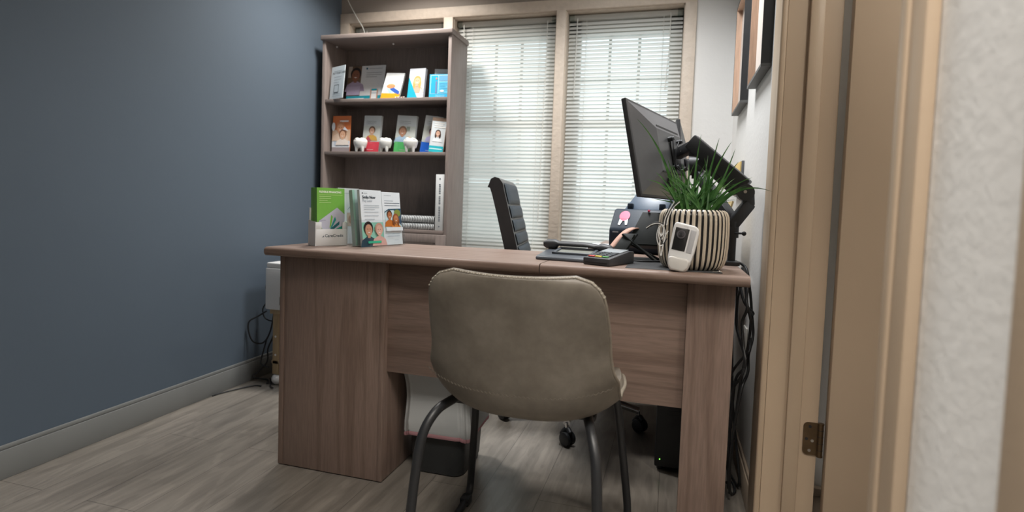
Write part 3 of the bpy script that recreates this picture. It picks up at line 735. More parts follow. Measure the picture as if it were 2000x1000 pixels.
tag(card('leaflet', 0.106, 0.198, 'd9dfe3', e, q_pt(0.004, 0.003, 0.0024), R1, math.radians(7), 0.012), 'white leaflet with two smiling people over green, left pocket of the clear desk holder', 'leaflet')
e = [('l', 0.12, 0.93, 0.5, 1, 0.05, '9aa4ac'), ('l', 0.12, 0.83, 0.6, 1, 0.05, '8fa0aa'), ('l', 0.12, 0.785, 0.95, 2, 0.045, '46586a'), ('r', 0.10, 0.3, 1.0, 0.66, 'bcd3d8'), ('p', [(0.08, 0.62), (0.3, 0.68), (1.0, 0.69), (1.0, 0.66), (0.3, 0.655), (0.1, 0.605)], '2c4f62'),
     ('p', [(0.6, 0.66), (1.0, 0.66), (1.0, 0.36), (0.86, 0.42)], '43566a'), ('e', 0.78, 0.6, 0.18, 0.14, '7c8a3e')]
e += face(0.34, 0.56, 0.13, 'a86a44', '4a2e22', 'c9742f') + face(0.66, 0.49, 0.14, 'b97a4e', '8a5030', 'd98a3e', True) + [('r', 0.1, 0.26, 1.0, 0.33, 'd9dfe3'), ('l', 0.14, 0.2, 0.8, 2, 0.04, '7a8a98'), ('l', 0.5, 0.08, 0.7, 1, 0.04, 'a9b4bc')]
tag(card('leaflet', 0.098, 0.194, 'd9dfe3', e, q_pt(0.112, 0.003, 0.0024), R1, math.radians(7), 0.012), 'white leaflet with a couple in orange outdoors, right pocket of the clear desk holder', 'leaflet')
tag(card('leaflet', 0.106, 0.196, 'a9bcb8', [('r', 0, 0, 0.1, 1, '8fb5a4')], q_pt(0.002, 0.036, 0.0024), R1, math.radians(7), 0.016), 'pale green edged stack of leaflets behind the smiling people leaflet', 'leaflet')
FA = 0.5
e = [('l', 0.3, 0.9, 0.8, 1, 0.05, '9aa4ac'), ('p', [(0.4, 0.6), (0.55, 0.68), (0.8, 0.68), (0.55, 0.655)], '7a8894'), ('r', 0.4, 0.32, 1, 0.56, 'b9a596'), ('e', 0.62, 0.44, 0.16, 0.2, '9a7a66')]
tag(card('leaflet', 0.085, 0.205, 'c6cbce', e, (-1.165, 1.80, 0.7505), math.radians(60), math.radians(4), 0.014), 'grey-white leaflet standing behind the green and white holders on the desk', 'leaflet')

# ---------------------------------------------------------------- guest chair in front of the desk
CX = -0.312
ch = thing('guest_chair', 'taupe leather bucket chair with black sled legs, seen from behind at the desk front', 'chair', (CX, 1.32, 0))
prof = [(1.068, 0.772), (1.074, 0.735), (1.086, 0.68), (1.098, 0.62), (1.110, 0.565), (1.124, 0.505), (1.146, 0.462), (1.190, 0.440), (1.25, 0.436), (1.33, 0.440), (1.41, 0.450), (1.48, 0.456), (1.525, 0.455), (1.545, 0.445)]
Pp = spline([Vector((0, y, z)) for y, z in prof], 3)
L = [0.0]
for a, c_ in zip(Pp, Pp[1:]): L.append(L[-1]+(c_-a).length)
def lerp_tab(tab, x):
    for (x0, y0), (x1, y1) in zip(tab, tab[1:]):
        if x <= x1:
            t_ = (x-x0)/(x1-x0); t_ = t_*t_*(3-2*t_); return y0+(y1-y0)*t_
    return tab[-1][1]
def shell_pt(i, u):
    p, s = Pp[i], L[i]
    W_ = lerp_tab([(0, 0.184), (0.15, 0.196), (0.28, 0.212), (0.36, 0.214), (0.55, 0.214), (0.75, 0.185)], s)
    r = 0.055; e_ = L[-1]-s
    if s < r: W_ = W_-r+math.sqrt(max(0, r*r-(r-s)**2))
    if e_ < 0.07: W_ = W_-0.07+math.sqrt(max(0, 0.07**2-(0.07-e_)**2))
    au = abs(u)
    lift = lerp_tab([(0, 0.0), (0.19, 0.0), (0.31, 0.050), (0.42, 0.060), (0.6, 0.032), (0.75, 0.0)], s)*au**3.4
    fw = lerp_tab([(0, 0.020), (0.2, 0.050), (0.32, 0.062), (0.42, 0.02), (0.5, 0.0), (0.8, 0.0)], s)*au**2.2
    dip = -0.006*(1-au**2)*max(0, 1-s/0.06)
    return Vector((CX+0.007+u*W_, p.y+fw, p.z+lift+dip))
NU = 20
b = MB(); b.grid([[shell_pt(i, -1+2*j/NU) for j in range(NU+1)] for i in range(len(Pp))])
sh = b.build('seat_shell', LEATHER, ch, smooth=80)
so = sh.modifiers.new('thick', 'SOLIDIFY'); so.thickness = 0.022; so.offset = 1.0
bv = sh.modifiers.new('bev', 'BEVEL'); bv.width = 0.007; bv.segments = 3; bv.angle_limit = math.radians(50); bv.limit_method = 'ANGLE'
# seam piping and stitches round the edge
def edge_path():
    n = len(Pp); out = [shell_pt(i, -1) for i in range(n-8, 0, -1)]
    out += [shell_pt(0, -1+2*j/NU) for j in range(NU+1)]
    out += [shell_pt(i, 1) for i in range(1, n-7)]
    return out
ep = edge_path()
STITCH = speckled('pale_thread', (0.40, 0.37, 0.31, 1), 0.5, 0.1, 80)
PIPE = speckled('leather_piping', (0.20, 0.175, 0.140, 1), 0.35, 0.15, 60)
b = MB(); b.tube([p+Vector((0, 0.008, 0.001)) for p in ep], 0.0045, 8); pp = b.build('piping', PIPE, ch, smooth=80)
b = MB(); acc = 0.0
for a, c_ in zip(ep, ep[1:]):
    seg = (c_-a).length; k = 0.0
    while acc+k < seg+acc and k < seg:
        p = a+(c_-a)*(k/seg)
        if (p.z > 0.735):
            nrm = (Vector((p.x-CX, 0, (p.z-0.60)*1.2))).normalized()
            b.tube([p+Vector((0, 0.0005, 0))+nrm*0.0028, p+Vector((0.001, 0.016, 0))+nrm*0.0028], 0.0012, 5)
        k += 0.0082
b.build('stitching', STITCH, ch)
# zigzag seam low on the back
b = MB(); row = 27
pts = []
for j in range(90):
    u = -0.98+1.96*j/89
    i = min(range(len(L)), key=lambda q: abs(L[q]-0.262))
    p = shell_pt(i, u); pts.append(p+Vector((0, -0.0225, -0.004+(0.0018 if j % 2 else -0.0018))))
b.tube(pts, 0.0008, 4); b.build('seam', speckled('dark_thread', (0.10, 0.085, 0.065, 1), 0.6, 0.1, 80), ch)
for sgn in (-1, 1):
    m = -0.324
    x = lambda h: m+sgn*h
    rear = [(x(0.155), 1.30, 0.438), (x(0.165), 1.24, 0.440), (x(0.180), 1.185, 0.430), (x(0.196), 1.150, 0.385), (x(0.204), 1.135, 0.30), (x(0.212), 1.125, 0.18), (x(0.220), 1.115, 0.06), (x(0.222), 1.122, 0.022), (x(0.223), 1.15, 0.0118)]
    front = [(x(0.165), 1.34, 0.436), (x(0.175), 1.42, 0.436), (x(0.19), 1.50, 0.425), (x(0.205), 1.545, 0.37), (x(0.222), 1.585, 0.22), (x(0.238), 1.615, 0.075), (x(0.240), 1.612, 0.030), (x(0.238), 1.585, 0.0118)]
    b = MB(); b.tube(rear, 0.0112, 12, smooth=5); b.build('leg', LEGM, ch, smooth=60)
    b = MB(); b.tube(front, 0.0112, 12, smooth=5); b.build('leg', LEGM, ch, smooth=60)
    b = MB(); b.tube([rear[-1], front[-1]], 0.0112, 12); b.build('floor_runner', LEGM, ch, smooth=60)
    b = MB(); b.box(x(0.238)-0.014, 1.555, 0.0006, x(0.238)+0.014, 1.592, 0.026, 0.004); b.build('foot_glide', BLACK, ch)
for y in (1.30, 1.38):
    b = MB(); b.box(-0.50, y, 0.412, -0.15, y+0.03, 0.424, 0.003); b.build('seat_frame', LEGM, ch)
# ---------------------------------------------------------------- swivel chair behind the desk
SWX, SWY = -0.385, 2.405
sw = thing('office_chair', 'dark swivel chair with blue-black ribbed backrest on castors behind the desk', 'office chair', (SWX, SWY, 0))
BLUEL = speckled('blue_black_leather', (0.014, 0.024, 0.038, 1), 0.45, 0.08, 20, spec=0.3)
GREYM = speckled('dark_grey_shell', (0.052, 0.050, 0.052, 1), 0.35, 0.06, 30)
A_ = math.radians(8)          # chair faces +x and turned a little away
def sp(f, s, z): return Vector((SWX+f*math.cos(A_)-s*math.sin(A_), SWY+f*math.sin(A_)+s*math.cos(A_), z))
bprof = [(-0.350, 1.016), (-0.335, 1.024), (-0.318, 1.020), (-0.302, 1.000), (-0.294, 0.965), (-0.276, 0.90), (-0.250, 0.80), (-0.224, 0.70), (-0.205, 0.60), (-0.190, 0.52)]
n = len(bprof)
outer = [(f, z) for f, z in bprof]; back = [(f-(0.012, 0.026, 0.042, 0.050)[min(i, 3)], z-(0.034, 0.036, 0.034, 0.022, 0.010)[min(i, 4)]) for i, (f, z) in enumerate(bprof)]
# ribs: side frame + cushion pads
for s0, s1 in ((-0.215, 0.215),):
    b = MB(); t_ = bmesh.new(); vs = {}
    for k, s in enumerate((s0, s1)):
        for i in range(n):
            vs[(k, 0, i)] = t_.verts.new(sp(outer[i][0], s, outer[i][1])); vs[(k, 1, i)] = t_.verts.new(sp(back[i][0], s, back[i][1]))
    for i in range(n-1):
        for q in (0, 1): t_.faces.new((vs[(0, q, i)], vs[(1, q, i)], vs[(1, q, i+1)], vs[(0, q, i+1)]))
        for k in (0, 1): t_.faces.new((vs[(k, 0, i)], vs[(k, 1, i)], vs[(k, 1, i+1)], vs[(k, 0, i+1)]))
    for i in (0, n-1): t_.faces.new((vs[(0, 0, i)], vs[(0, 1, i)], vs[(1, 1, i)], vs[(1, 0, i)]))
    bmesh.ops.recalc_face_normals(t_, faces=t_.faces[:])
    b.add(t_); fr = b.build('backrest', GREYM, sw, smooth=50)
def back_at(z):
    for (f0, z0), (f1, z1) in zip(bprof[3:], bprof[4:]):
        if z <= z0 and z >= z1: return f0+(f1-f0)*(z0-z)/(z0-z1)
    return bprof[3][0] if z > 1 else bprof[-1][0]
zs = [1.005, 0.915, 0.858, 0.803, 0.750, 0.700, 0.650, 0.60, 0.545]
for z1, z0 in zip(zs, zs[1:]):
    b = MB(); rows = []
    for q in range(9):
        t_ = q/8; z = z0+0.003+(z1-z0-0.006)*t_; bul = 0.002+0.009*math.sqrt(max(0, 1-(2*t_-1)**4))
        rows.append([sp(back_at(z)+0.001+bul*(1-abs(s/0.188)**6*0.7), s, z) for s in [-0.188+0.376*j/14 for j in range(15)]])
    b.grid(rows); b.build('back_pad', BLUEL, sw, smooth=60)
b = MB()
rows = []
for q in range(13):
    f = -0.23+0.46*q/12; zt = 0.485+0.016*math.sqrt(max(0, 1-(2*q/12-1)**6)); rows.append([sp(f, s, zt-0.02*abs(s/0.23)**5) for s in [-0.23+0.46*j/12 for j in range(13)]])
b.grid(rows); b.box(-0.235, -0.235, 0.43, 0.235, 0.235, 0.484, 0.02, mtx=Matrix.Translation((SWX, SWY, 0)) @ Matrix.Rotation(A_, 4, 'Z')); b.build('seat', BLUEL, sw, smooth=60)
b = MB(); b.cyl((SWX, SWY, 0.10), (SWX, SWY, 0.30), 0.027, 18); b.cyl((SWX, SWY, 0.28), (SWX, SWY, 0.43), 0.014, 14, 1); b.build('gas_lift', [BLACK, CHROME], sw)
a0 = math.atan2(2.108-SWY, -0.352-SWX)
for k in range(5):
    a = a0+2*PI*k/5; dx, dy = math.cos(a), math.sin(a); R0 = 0.298
    b = MB(); b.tube([(SWX, SWY, 0.115), (SWX+dx*0.15, SWY+dy*0.15, 0.108), (SWX+dx*R0, SWY+dy*R0, 0.084)], 0.024, 10, r_end=0.014); b.build('base_arm', CHROME, sw, smooth=60)
    cx, cy = SWX+dx*R0, SWY+dy*R0
    b = MB(); ox, oy = 0.6, 0.8
    b.cyl((cx, cy, 0.048), (cx, cy, 0.085), 0.0055, 10, 1)
    for sg in (-1, 1): b.lathe([(0.0, -0.009), (0.020, -0.009), (0.0262, -0.006), (0.0272, 0.0), (0.0262, 0.006), (0.020, 0.009), (0.0, 0.009)], (0, 0, 0), 22, mtx=Matrix.Translation((cx+sg*0.013*ox+0.006, cy+sg*0.013*oy-0.008, 0.0274)) @ Matrix.Rotation(math.atan2(oy, ox), 4, 'Z') @ Matrix.Rotation(PI/2, 4, 'Y'))
    b.tube([(cx+0.006-0.024, cy-0.008+0.014, 0.036), (cx+0.006-0.012, cy-0.008+0.010, 0.055), (cx+0.006, cy, 0.060), (cx+0.018, cy-0.016, 0.05)], 0.011, 8, smooth=3)
    b.build('castor', [BLACK, CHROME], sw, smooth=50)

# ---------------------------------------------------------------- waste bin with liner
tb = thing('waste_bin', 'black rectangular waste bin with a white liner bag under the desk', 'waste bin', (-0.725, 1.815, 0))
def rrect(cx, cy, hx, hy, r, z, n=5, wob=0.0):
    out = []
    for sx, sy, a0_ in ((1, 1, 0), (-1, 1, PI/2), (-1, -1, PI), (1, -1, 1.5*PI)):
        for k in range(n+1):
            a = a0_+PI/2*k/n; out.append((cx+sx*(hx-r)+r*math.cos(a), cy+sy*(hy-r)+r*math.sin(a), z))
    return out
b = MB(); rows = [rrect(-0.725, 1.815, 0.075, 0.085, 0.03, 0.0006)]
for z in (0.004, 0.015, 0.10, 0.20, 0.36): rows.append(rrect(-0.725, 1.815, 0.092+0.022*z/0.36, 0.100+0.025*z/0.36, 0.035, z))
rows += [rrect(-0.725, 1.815, 0.110, 0.121, 0.033, 0.36), rrect(-0.725, 1.815, 0.094, 0.102, 0.03, 0.02)]
b.grid(rows, close=True); b.poly(rows[-1]); b.poly(rows[0][::-1]); b.build('bin', speckled('bin_plastic', (0.028, 0.030, 0.031, 1), 0.45, 0.1, 30), tb, smooth=45)
LINER = translucent('white_bin_liner', (0.60, 0.62, 0.62, 1), 0.2)
b = MB(); rows = []; nn = 96
def liner_ring(z, off, ph, amp):
    base = rrect(-0.725, 1.815, 0.100+0.016*min(z, 0.36)/0.36+off, 0.108+0.018*min(z, 0.36)/0.36+off, 0.036, z, 23)
    out = []
    for j, (x, y, zz) in enumerate(base):
        wv = 0.5*math.sin(j*0.55+ph)+0.3*math.sin(j*1.27+2*ph)+0.35*math.sin(j*0.21-ph)
        d_ = Vector((x+0.725, y-1.815, 0)).normalized()
        out.append((x+d_.x*amp*wv, y+d_.y*amp*wv, zz+0.006*math.sin(j*0.18+1)*(1 if z < 0.2 else 0.3)))
    return out
zz = [0.140, 0.150, 0.18, 0.22, 0.26, 0.30, 0.34, 0.372, 0.376]
for k, z in enumerate(zz): rows.append(liner_ring(z, 0.006+0.006*math.sin(k*0.9+0.6), k*0.5, 0.0045))
b.grid(rows, close=True)
b.build('liner', LINER, tb, smooth=80)
b = MB(); b.grid([liner_ring(0.130, 0.0105, 0.0, 0.0045), liner_ring(0.136, 0.0125, 0.0, 0.0045), liner_ring(0.1435, 0.0115, 0.0, 0.0045)], close=True); b.build('liner_drawstring', translucent('pink_plastic_film', (0.62, 0.33, 0.36, 1), 0.25), tb, smooth=80)

# ---------------------------------------------------------------- computer tower under the desk
t = thing('computer_tower', 'black computer tower with a green light on the floor behind the right leg', 'computer', (0.055, 2.2, 0))
b = MB(); b.box(-0.02, 2.005, 0.014, 0.125, 2.38, 0.385, 0.006); b.build('case', BLACK, t)
b = MB(); b.box(-0.018, 2.000, 0.018, 0.123, 2.007, 0.380, 0.004)
for k in range(9): b.box(0.02, 1.9985, 0.20+k*0.014, 0.10, 2.0005, 0.206+k*0.014)
b.build('front_bezel', BLACK2 if False else BLACK, t)
b = MB(); b.cyl((-0.002, 1.9985, 0.045), (-0.002, 2.0005, 0.045), 0.0022, 10); b.build('power_light', emis('green_led', (0.25, 0.9, 0.1, 1), 1.5), t)
for x, y in ((0.0, 2.03), (0.105, 2.03), (0.0, 2.35), (0.105, 2.35)):
    b = MB(); b.cyl((x, y, 0.0006), (x, y, 0.0145), 0.012, 12); b.build('foot', BLACK, t)

# ---------------------------------------------------------------- monitors and arm
SCREEN = mat('screen_glass', (0.012, 0.014, 0.018, 1), 0.18, 0, 0.6)
def make_monitor(label, A, u, tilt, w, h, vesa=(0.27, 0.15), thick=0.016):
    """A: top corner nearest the camera, u: direction along the top edge; the back faces the camera side"""
    u = Vector(u).normalized(); nrm = Vector((-u.y, u.x, 0))     # screen side
    up = (Vector((0, 0, 1))*math.cos(tilt)+nrm*math.sin(tilt)).normalized()
    back = u.cross(up)
    if back.dot(nrm) > 0: back = -back
    m = Matrix.Identity(4)
    for i in range(3): m[i][0] = u[i]; m[i][1] = -back[i]; m[i][2] = up[i]; m[i][3] = (Vector(A)-up*h)[i]
    o = bpy.data.objects.new('monitor', None); C.objects.link(o); o.empty_display_size = 0.05
    o.matrix_basis = m; tag(o, label, 'monitor', 'monitors on the desk arm')
    b = MB(); b.box(0, 0.0, 0, w, thick, h, 0.003); b.build('bezel', BLACK2, o, world=False)
    b = MB(); b.box(0.006, thick-0.0002, 0.016, w-0.006, thick+0.0006, h-0.006); b.build('screen', SCREEN, o, world=False)
    b = MB(); D = 0.034
    Ro = [(0.012, 0.0, 0.008), (w-0.012, 0.0, 0.008), (w-0.012, 0.0, h-0.008), (0.012, 0.0, h-0.008)]
    Ri = [(0.15, -D, 0.085), (w-0.12, -D, 0.085), (w-0.12, -D, h-0.085), (0.15, -D, h-0.085)]
    Rm = [(0.012, -0.006, 0.075), (w-0.012, -0.006, 0.075)]
    t_ = bmesh.new(); vo = [t_.verts.new(p) for p in Ro]; vi = [t_.verts.new(p) for p in Ri]
    for j in range(4): t_.faces.new((vo[j], vo[(j+1) % 4], vi[(j+1) % 4], vi[j]))
    t_.faces.new(vi); bmesh.ops.recalc_face_normals(t_, faces=t_.faces[:]); b.add(t_)
    b.build('back_cover', GREYP, o, smooth=10, world=False)
    b = MB(); b.box(0.17, -0.0305, h-0.080, w-0.13, -0.028, h-0.070); b.box(0.15, -D-0.0008, 0.080, w-0.12, -D+0.006, 0.0835); b.build('vent_slot', BLACK, o, world=False)
    b = MB(); b.box(0.22, -D+0.004, 0.03, 0.36, -D+0.016, 0.075); b.build('port_recess', BLACK, o, world=False)
    return o, m
A = Vector((-0.155, 1.78, 1.257))
mon, mm = make_monitor('black monitor seen from behind, tilted above the striped planter', A, (0.156, 0.52, 0), math.radians(12), 0.54, 0.31)
mon2, mm2 = make_monitor('second black monitor, edge-on just right of the tilted one', Vector((0.0135, 2.345, 1.278)), (-0.035, 0.5, 0), math.radians(4), 0.50, 0.31)
b = MB(); b.box(0.0, 0.0, 0.0, 0.0, 0.0, 0.0) if False else None
arm = thing('monitor_mount', 'black dual monitor arm clamped to the desk beside the planter', 'monitor mount', (0.185, 1.885, 0.75))
ARM = speckled('black_arm_plastic', (0.035, 0.036, 0.039, 1), 0.42, 0.08, 40)
def boxbeam(p0, p1, w, h, bev=0.004, up=Vector((0, 0, 1))):
    p0, p1 = Vector(p0), Vector(p1); d_ = p1-p0; l = d_.length; x = d_.normalized(); y = up.cross(x).normalized(); z = x.cross(y)
    m = Matrix.Identity(4)
    for i in range(3): m[i][0] = x[i]; m[i][1] = y[i]; m[i][2] = z[i]; m[i][3] = p0[i]
    return m, l
def beam(b, p0, p1, w, h, bev=0.004, mi=0):
    m, l = boxbeam(p0, p1, w, h); b.box(0, -w/2, -h/2, l, w/2, h/2, bev, mi, mtx=m)
VP = Vector((-0.012, 2.045, 1.125))     # mounting point on the monitor back
b = MB()
m0 = mm
def mpt(x, y, z): return m0 @ Vector((x, y, z))
cxv, czv = 0.315, 0.150
b.box(cxv-0.045, -0.0405, czv-0.045, cxv+0.045, -0.0355, czv+0.045, 0.003, mtx=m0)
b.build('vesa_plate', ARM, arm)
for dx in (-0.05, 0.05):
    for dz in (-0.05, 0.05):
        b = MB(); b.cyl(mpt(cxv+dx, -0.034, czv+dz), mpt(cxv+dx, -0.050, czv+dz), 0.0085, 12); b.cyl(mpt(cxv+dx, -0.050, czv+dz), mpt(cxv+dx, -0.056, czv+dz), 0.0065, 12, 1)
        b.build('thumb_screw', [BLACK, GREYP], arm)
hub = mpt(cxv, -0.042, czv); p_k = Vector((0.060, 1.955, hub.z+0.020))
b = MB(); beam(b, hub, hub+(p_k-hub)*0.9, 0.030, 0.036, 0.005); b.cyl(p_k+Vector((0, 0, -0.035)), p_k+Vector((0, 0, 0.016)), 0.017, 16); b.build('tilt_head', ARM, arm)
bolt = hub+(p_k-hub)*0.32; bd = Vector((0.4, -0.9, 0)).normalized()
b = MB(); b.cyl(bolt+Vector((0.0, -0.016, 0)), bolt+Vector((0.0, -0.023, 0)), 0.0085, 14, r2=0.006); b.build('bolt', STEEL, arm)
elbow = Vector((0.214, 1.905, 0.985))
b = MB(); beam(b, p_k+Vector((-0.012, -0.006, 0.014)), elbow+Vector((0.004, -0.006, 0.008)), 0.045, 0.050, 0.006)
dv = (elbow-p_k).normalized(); beam(b, p_k+dv*0.01+Vector((0, -0.026, -0.004)), elbow-dv*0.02+Vector((0, -0.026, -0.010)), 0.006, 0.004, 0.001)
b.build('spring_arm', ARM, arm)
b = MB(); beam(b, p_k+dv*0.03+Vector((-0.006, -0.004, -0.030)), elbow-dv*0.03+Vector((-0.004, -0.004, -0.032)), 0.030, 0.020, 0.004); b.build('lower_link', BLACK2, arm)
b = MB(); b.cyl(elbow+Vector((0.002, -0.030, -0.008)), elbow+Vector((0.002, 0.024, -0.008)), 0.026, 20); b.build('elbow_joint', ARM, arm)
b = MB(); b.cyl(elbow+Vector((0.0, -0.034, -0.006)), elbow+Vector((0, -0.030, -0.006)), 0.005, 10); b.build('bolt', STEEL, arm)
b = MB(); beam(b, elbow+Vector((0.010, 0, 0.0)), Vector((0.228, 1.905, 0.935)), 0.040, 0.036, 0.005); beam(b, Vector((0.232, 1.905, 0.945)), Vector((0.178, 1.895, 0.868)), 0.040, 0.036, 0.006); b.build('forearm', ARM, arm)
b = MB(); b.cyl((0.185, 1.885, 0.756), (0.185, 1.885, 0.885), 0.012, 16); b.cyl((0.185, 1.885, 0.835), (0.185, 1.885, 0.868), 0.018, 16); b.build('post', ARM, arm)
b = MB(); b.cyl((0.190, 1.868, 0.850), (0.212, 1.850, 0.850), 0.003, 8); b.ball((0.214, 1.848, 0.850), 0.007, 10); b.build('clamp_knob', BLACK, arm)
b = MB(); b.box(0.140, 1.838, 0.7503, 0.206, 1.925, 0.762, 0.002); b.build('base_plate', ARM, arm)
k2 = Vector((0.078, 2.12, 1.075))
b = MB(); b.cyl(k2+Vector((-0.03, 0, 0)), k2+Vector((0.02, 0, 0)), 0.034, 20); b.cyl(k2+Vector((0, 0, -0.045)), k2+Vector((0, 0, 0.05)), 0.018, 16); b.build('second_head', ARM, arm)
b = MB(); beam(b, k2+Vector((0.0, 0.02, 0.0)), mm2 @ Vector((0.16, -0.034, 0.15)), 0.03, 0.03, 0.004); b.build('second_link', ARM, arm)
b = MB(); beam(b, k2+Vector((0.0, 0, -0.02)), Vector((0.190, 1.91, 0.880)), 0.032, 0.036, 0.005); b.build('second_arm', ARM, arm)
b = MB(); h0 = mpt(cxv-0.055, -0.052, czv+0.05)
b.tube([h0, h0+Vector((0.004, -0.01, -0.04)), h0+Vector((0.012, -0.012, -0.09)), h0+Vector((0.03, -0.01, -0.11)), h0+Vector((0.05, -0.01, -0.10))], 0.0022, 6, smooth=4)
b.tube([h0+Vector((0.02, 0.02, -0.01)), h0+Vector((0.012, -0.0, -0.05)), h0+Vector((0.016, -0.01, -0.11)), h0+Vector((0.02, -0.01, -0.15))], 0.0022, 6, smooth=4)
b.tube([h0+Vector((0.02, 0.0, -0.09)), Vector((0.06, 1.97, 1.0)), Vector((0.10, 1.95, 1.06)), Vector((0.13, 1.94, 0.93)), Vector((0.18, 1.93, 0.80))], 0.0028, 6, smooth=6)
b.build('cable', BLACK, arm)

# ---------------------------------------------------------------- striped planter
pl = thing('potted_plant', 'spiky green grass plant in a black and cream striped pot at the desk front', 'plant', (0.060, 1.675, 0.7505))
pcx, pcy = 0.060, 1.685; RIBS = 38; NS = RIBS*7
CREAM = speckled('cream_ceramic', (0.62, 0.54, 0.43, 1), 0.35, 0.05, 20); BLKC = mat('glossy_black_glaze', (0.012, 0.011, 0.012, 1), 0.22)
prof = [(0.070, 0.0), (0.079, 0.003), (0.0875, 0.014), (0.0935, 0.034), (0.0962, 0.065), (0.0968, 0.10), (0.0962, 0.13), (0.0945, 0.149), (0.0895, 0.161), (0.081, 0.167), (0.074, 0.167), (0.072, 0.155), (0.072, 0.10)]
b = MB(); t_ = bmesh.new(); rings = []
for i, (r, z) in enumerate(prof):
    ring = []
    for j in range(NS):
        q = (j % 7)/7.0; a = 2*PI*j/NS
        rib = 0.0042*(math.cos(2*PI*(q-0.28))*0.5+0.5) if 0 < i < 10 else 0.002
        rr = r-0.004+rib; ring.append(t_.verts.new((pcx+rr*math.cos(a), pcy+rr*math.sin(a), 0.7503+z)))
    rings.append(ring)
for i, (p, q) in enumerate(zip(rings, rings[1:])):
    for j in range(NS):
        f = t_.faces.new((p[j], p[(j+1) % NS], q[(j+1) % NS], q[j])); f.material_index = 0 if (j % 7) < 4 else 1
f = t_.faces.new(rings[0][::-1]); f.material_index = 0
me = bpy.data.meshes.new('t'); t_.to_mesh(me); t_.free(); b.bm.from_mesh(me); bpy.data.meshes.remove(me)
b.build('pot', [CREAM, BLKC], pl, smooth=60)
b = MB(); b.cyl((pcx, pcy, 0.88), (pcx, pcy, 0.902), 0.0715, 30); b.build('soil', speckled('dark_soil', (0.03, 0.022, 0.015, 1), 0.9, 0.3, 90, 0.6), pl)
def leaf_mat():
    m = mat('plant_green', (0.055, 0.16, 0.035, 1), 0.38, 0, 0.4); n, l, bb = nodes(m)
    v = coords(m); t1 = noise(m, v, 38, 3)
    l.new(ramp(m, t1.outputs['Fac'], [(0.3, (0.026, 0.10, 0.026, 1)), (0.6, (0.085, 0.23, 0.055, 1)), (0.78, (0.19, 0.33, 0.11, 1))]), bb.inputs['Base Color'])
    return m
LEAF = leaf_mat()
def blade(b, root, tip, bow, wid, n=11):
    root, tip = Vector(root), Vector(tip); mid = (root+tip)/2+Vector(bow)
    side = (tip-root).cross(Vector((0.15, -1, 0.1)))
    side = side.normalized() if side.length > 1e-6 else Vector((1, 0, 0))
    rows = []
    for i in range(n+1):
        t_ = i/n; p = root*(1-t_)**2+mid*2*t_*(1-t_)+tip*t_*t_
        w_ = wid*(1-t_)**0.55*(0.75+0.25*math.sin(PI*min(1, t_*1.4)))
        if i == n: w_ = 0.0002
        fold = Vector((0, 0.35*w_, 0))
        rows.append([p-side*w_, p+fold*0.8, p+side*w_])
    b.grid(rows)
b = MB()
def root_pt():
    a = random.uniform(0, 2*PI); r = 0.05*math.sqrt(random.random()); return (pcx+r*math.cos(a), pcy+r*math.sin(a), 0.898)
key = [((-0.110, 1.66, 1.172), (0.03, 0, 0.045)), ((-0.073, 1.65, 0.998), (0.02, 0, 0.045)), ((0.252, 1.63, 0.972), (-0.02, 0, 0.075)), ((0.170, 1.68, 1.054), (0.0, 0, 0.02)), ((0.162, 1.70, 1.092), (0.01, 0, 0.0)),
       ((0.150, 1.68, 1.110), (-0.02, 0, 0.02)), ((0.118, 1.70, 1.122), (0.0, 0, 0.02)), ((0.070, 1.72, 1.135), (-0.015, 0, 0.0)), ((-0.05, 1.66, 1.02), (0.0, 0, 0.03)), ((-0.02, 1.67, 1.06), (-0.01, 0, 0.02)),
       ((0.205, 1.66, 1.01), (-0.02, 0, 0.03)), ((0.19, 1.64, 0.985), (0.0, 0, 0.035))]
for tip, bow in key:
    a = random.uniform(0, 2*PI); rt = (pcx+(tip[0]-pcx)*0.25, pcy+0.02*math.sin(a), 0.898)
    blade(b, rt, tip, bow, 0.0052)
for k in range(95):
    rt = root_pt(); a = random.uniform(0, 2*PI); sp_ = random.uniform(0.0, 1.0)
    rad = 0.03+0.105*sp_; hgt = random.uniform(0.06, 0.17)*(1.05-0.45*sp_)
    tip = (pcx+rad*math.cos(a)*0.95, pcy+rad*math.sin(a)*0.55, 0.90+hgt)
    blade(b, rt, tip, ((rt[0]-tip[0])*0.22, (rt[1]-tip[1])*0.22, 0.03*random.random()), random.uniform(0.0032, 0.0052))
b.build('foliage', LEAF, pl, smooth=60)
# small clip on the desk in front of the pot
b = MB(); b.tube([(0.112, 1.596, 0.7525), (0.120, 1.590, 0.7525), (0.127, 1.588, 0.7535), (0.133, 1.591, 0.7535)], 0.0018, 8, smooth=4); b.ball((0.128, 1.587, 0.7545), 0.0035, 10)
tag(b.build('push_pin', STEEL, loc=(0.122, 1.59, 0.7505)), 'tiny metal pin lying on the desk edge in front of the striped pot', 'pin')
b = MB(); b.box(-0.118, 1.578, 0.7502, 0.136, 1.83, 0.7512, 0.0003)
dm = tag(b.build('desk_mat', speckled('dark_felt', (0.045, 0.047, 0.05, 1), 0.85, 0.1, 90), loc=(0, 1.7, 0.7502)), 'dark flat mat on the desk under the striped pot', 'desk mat')
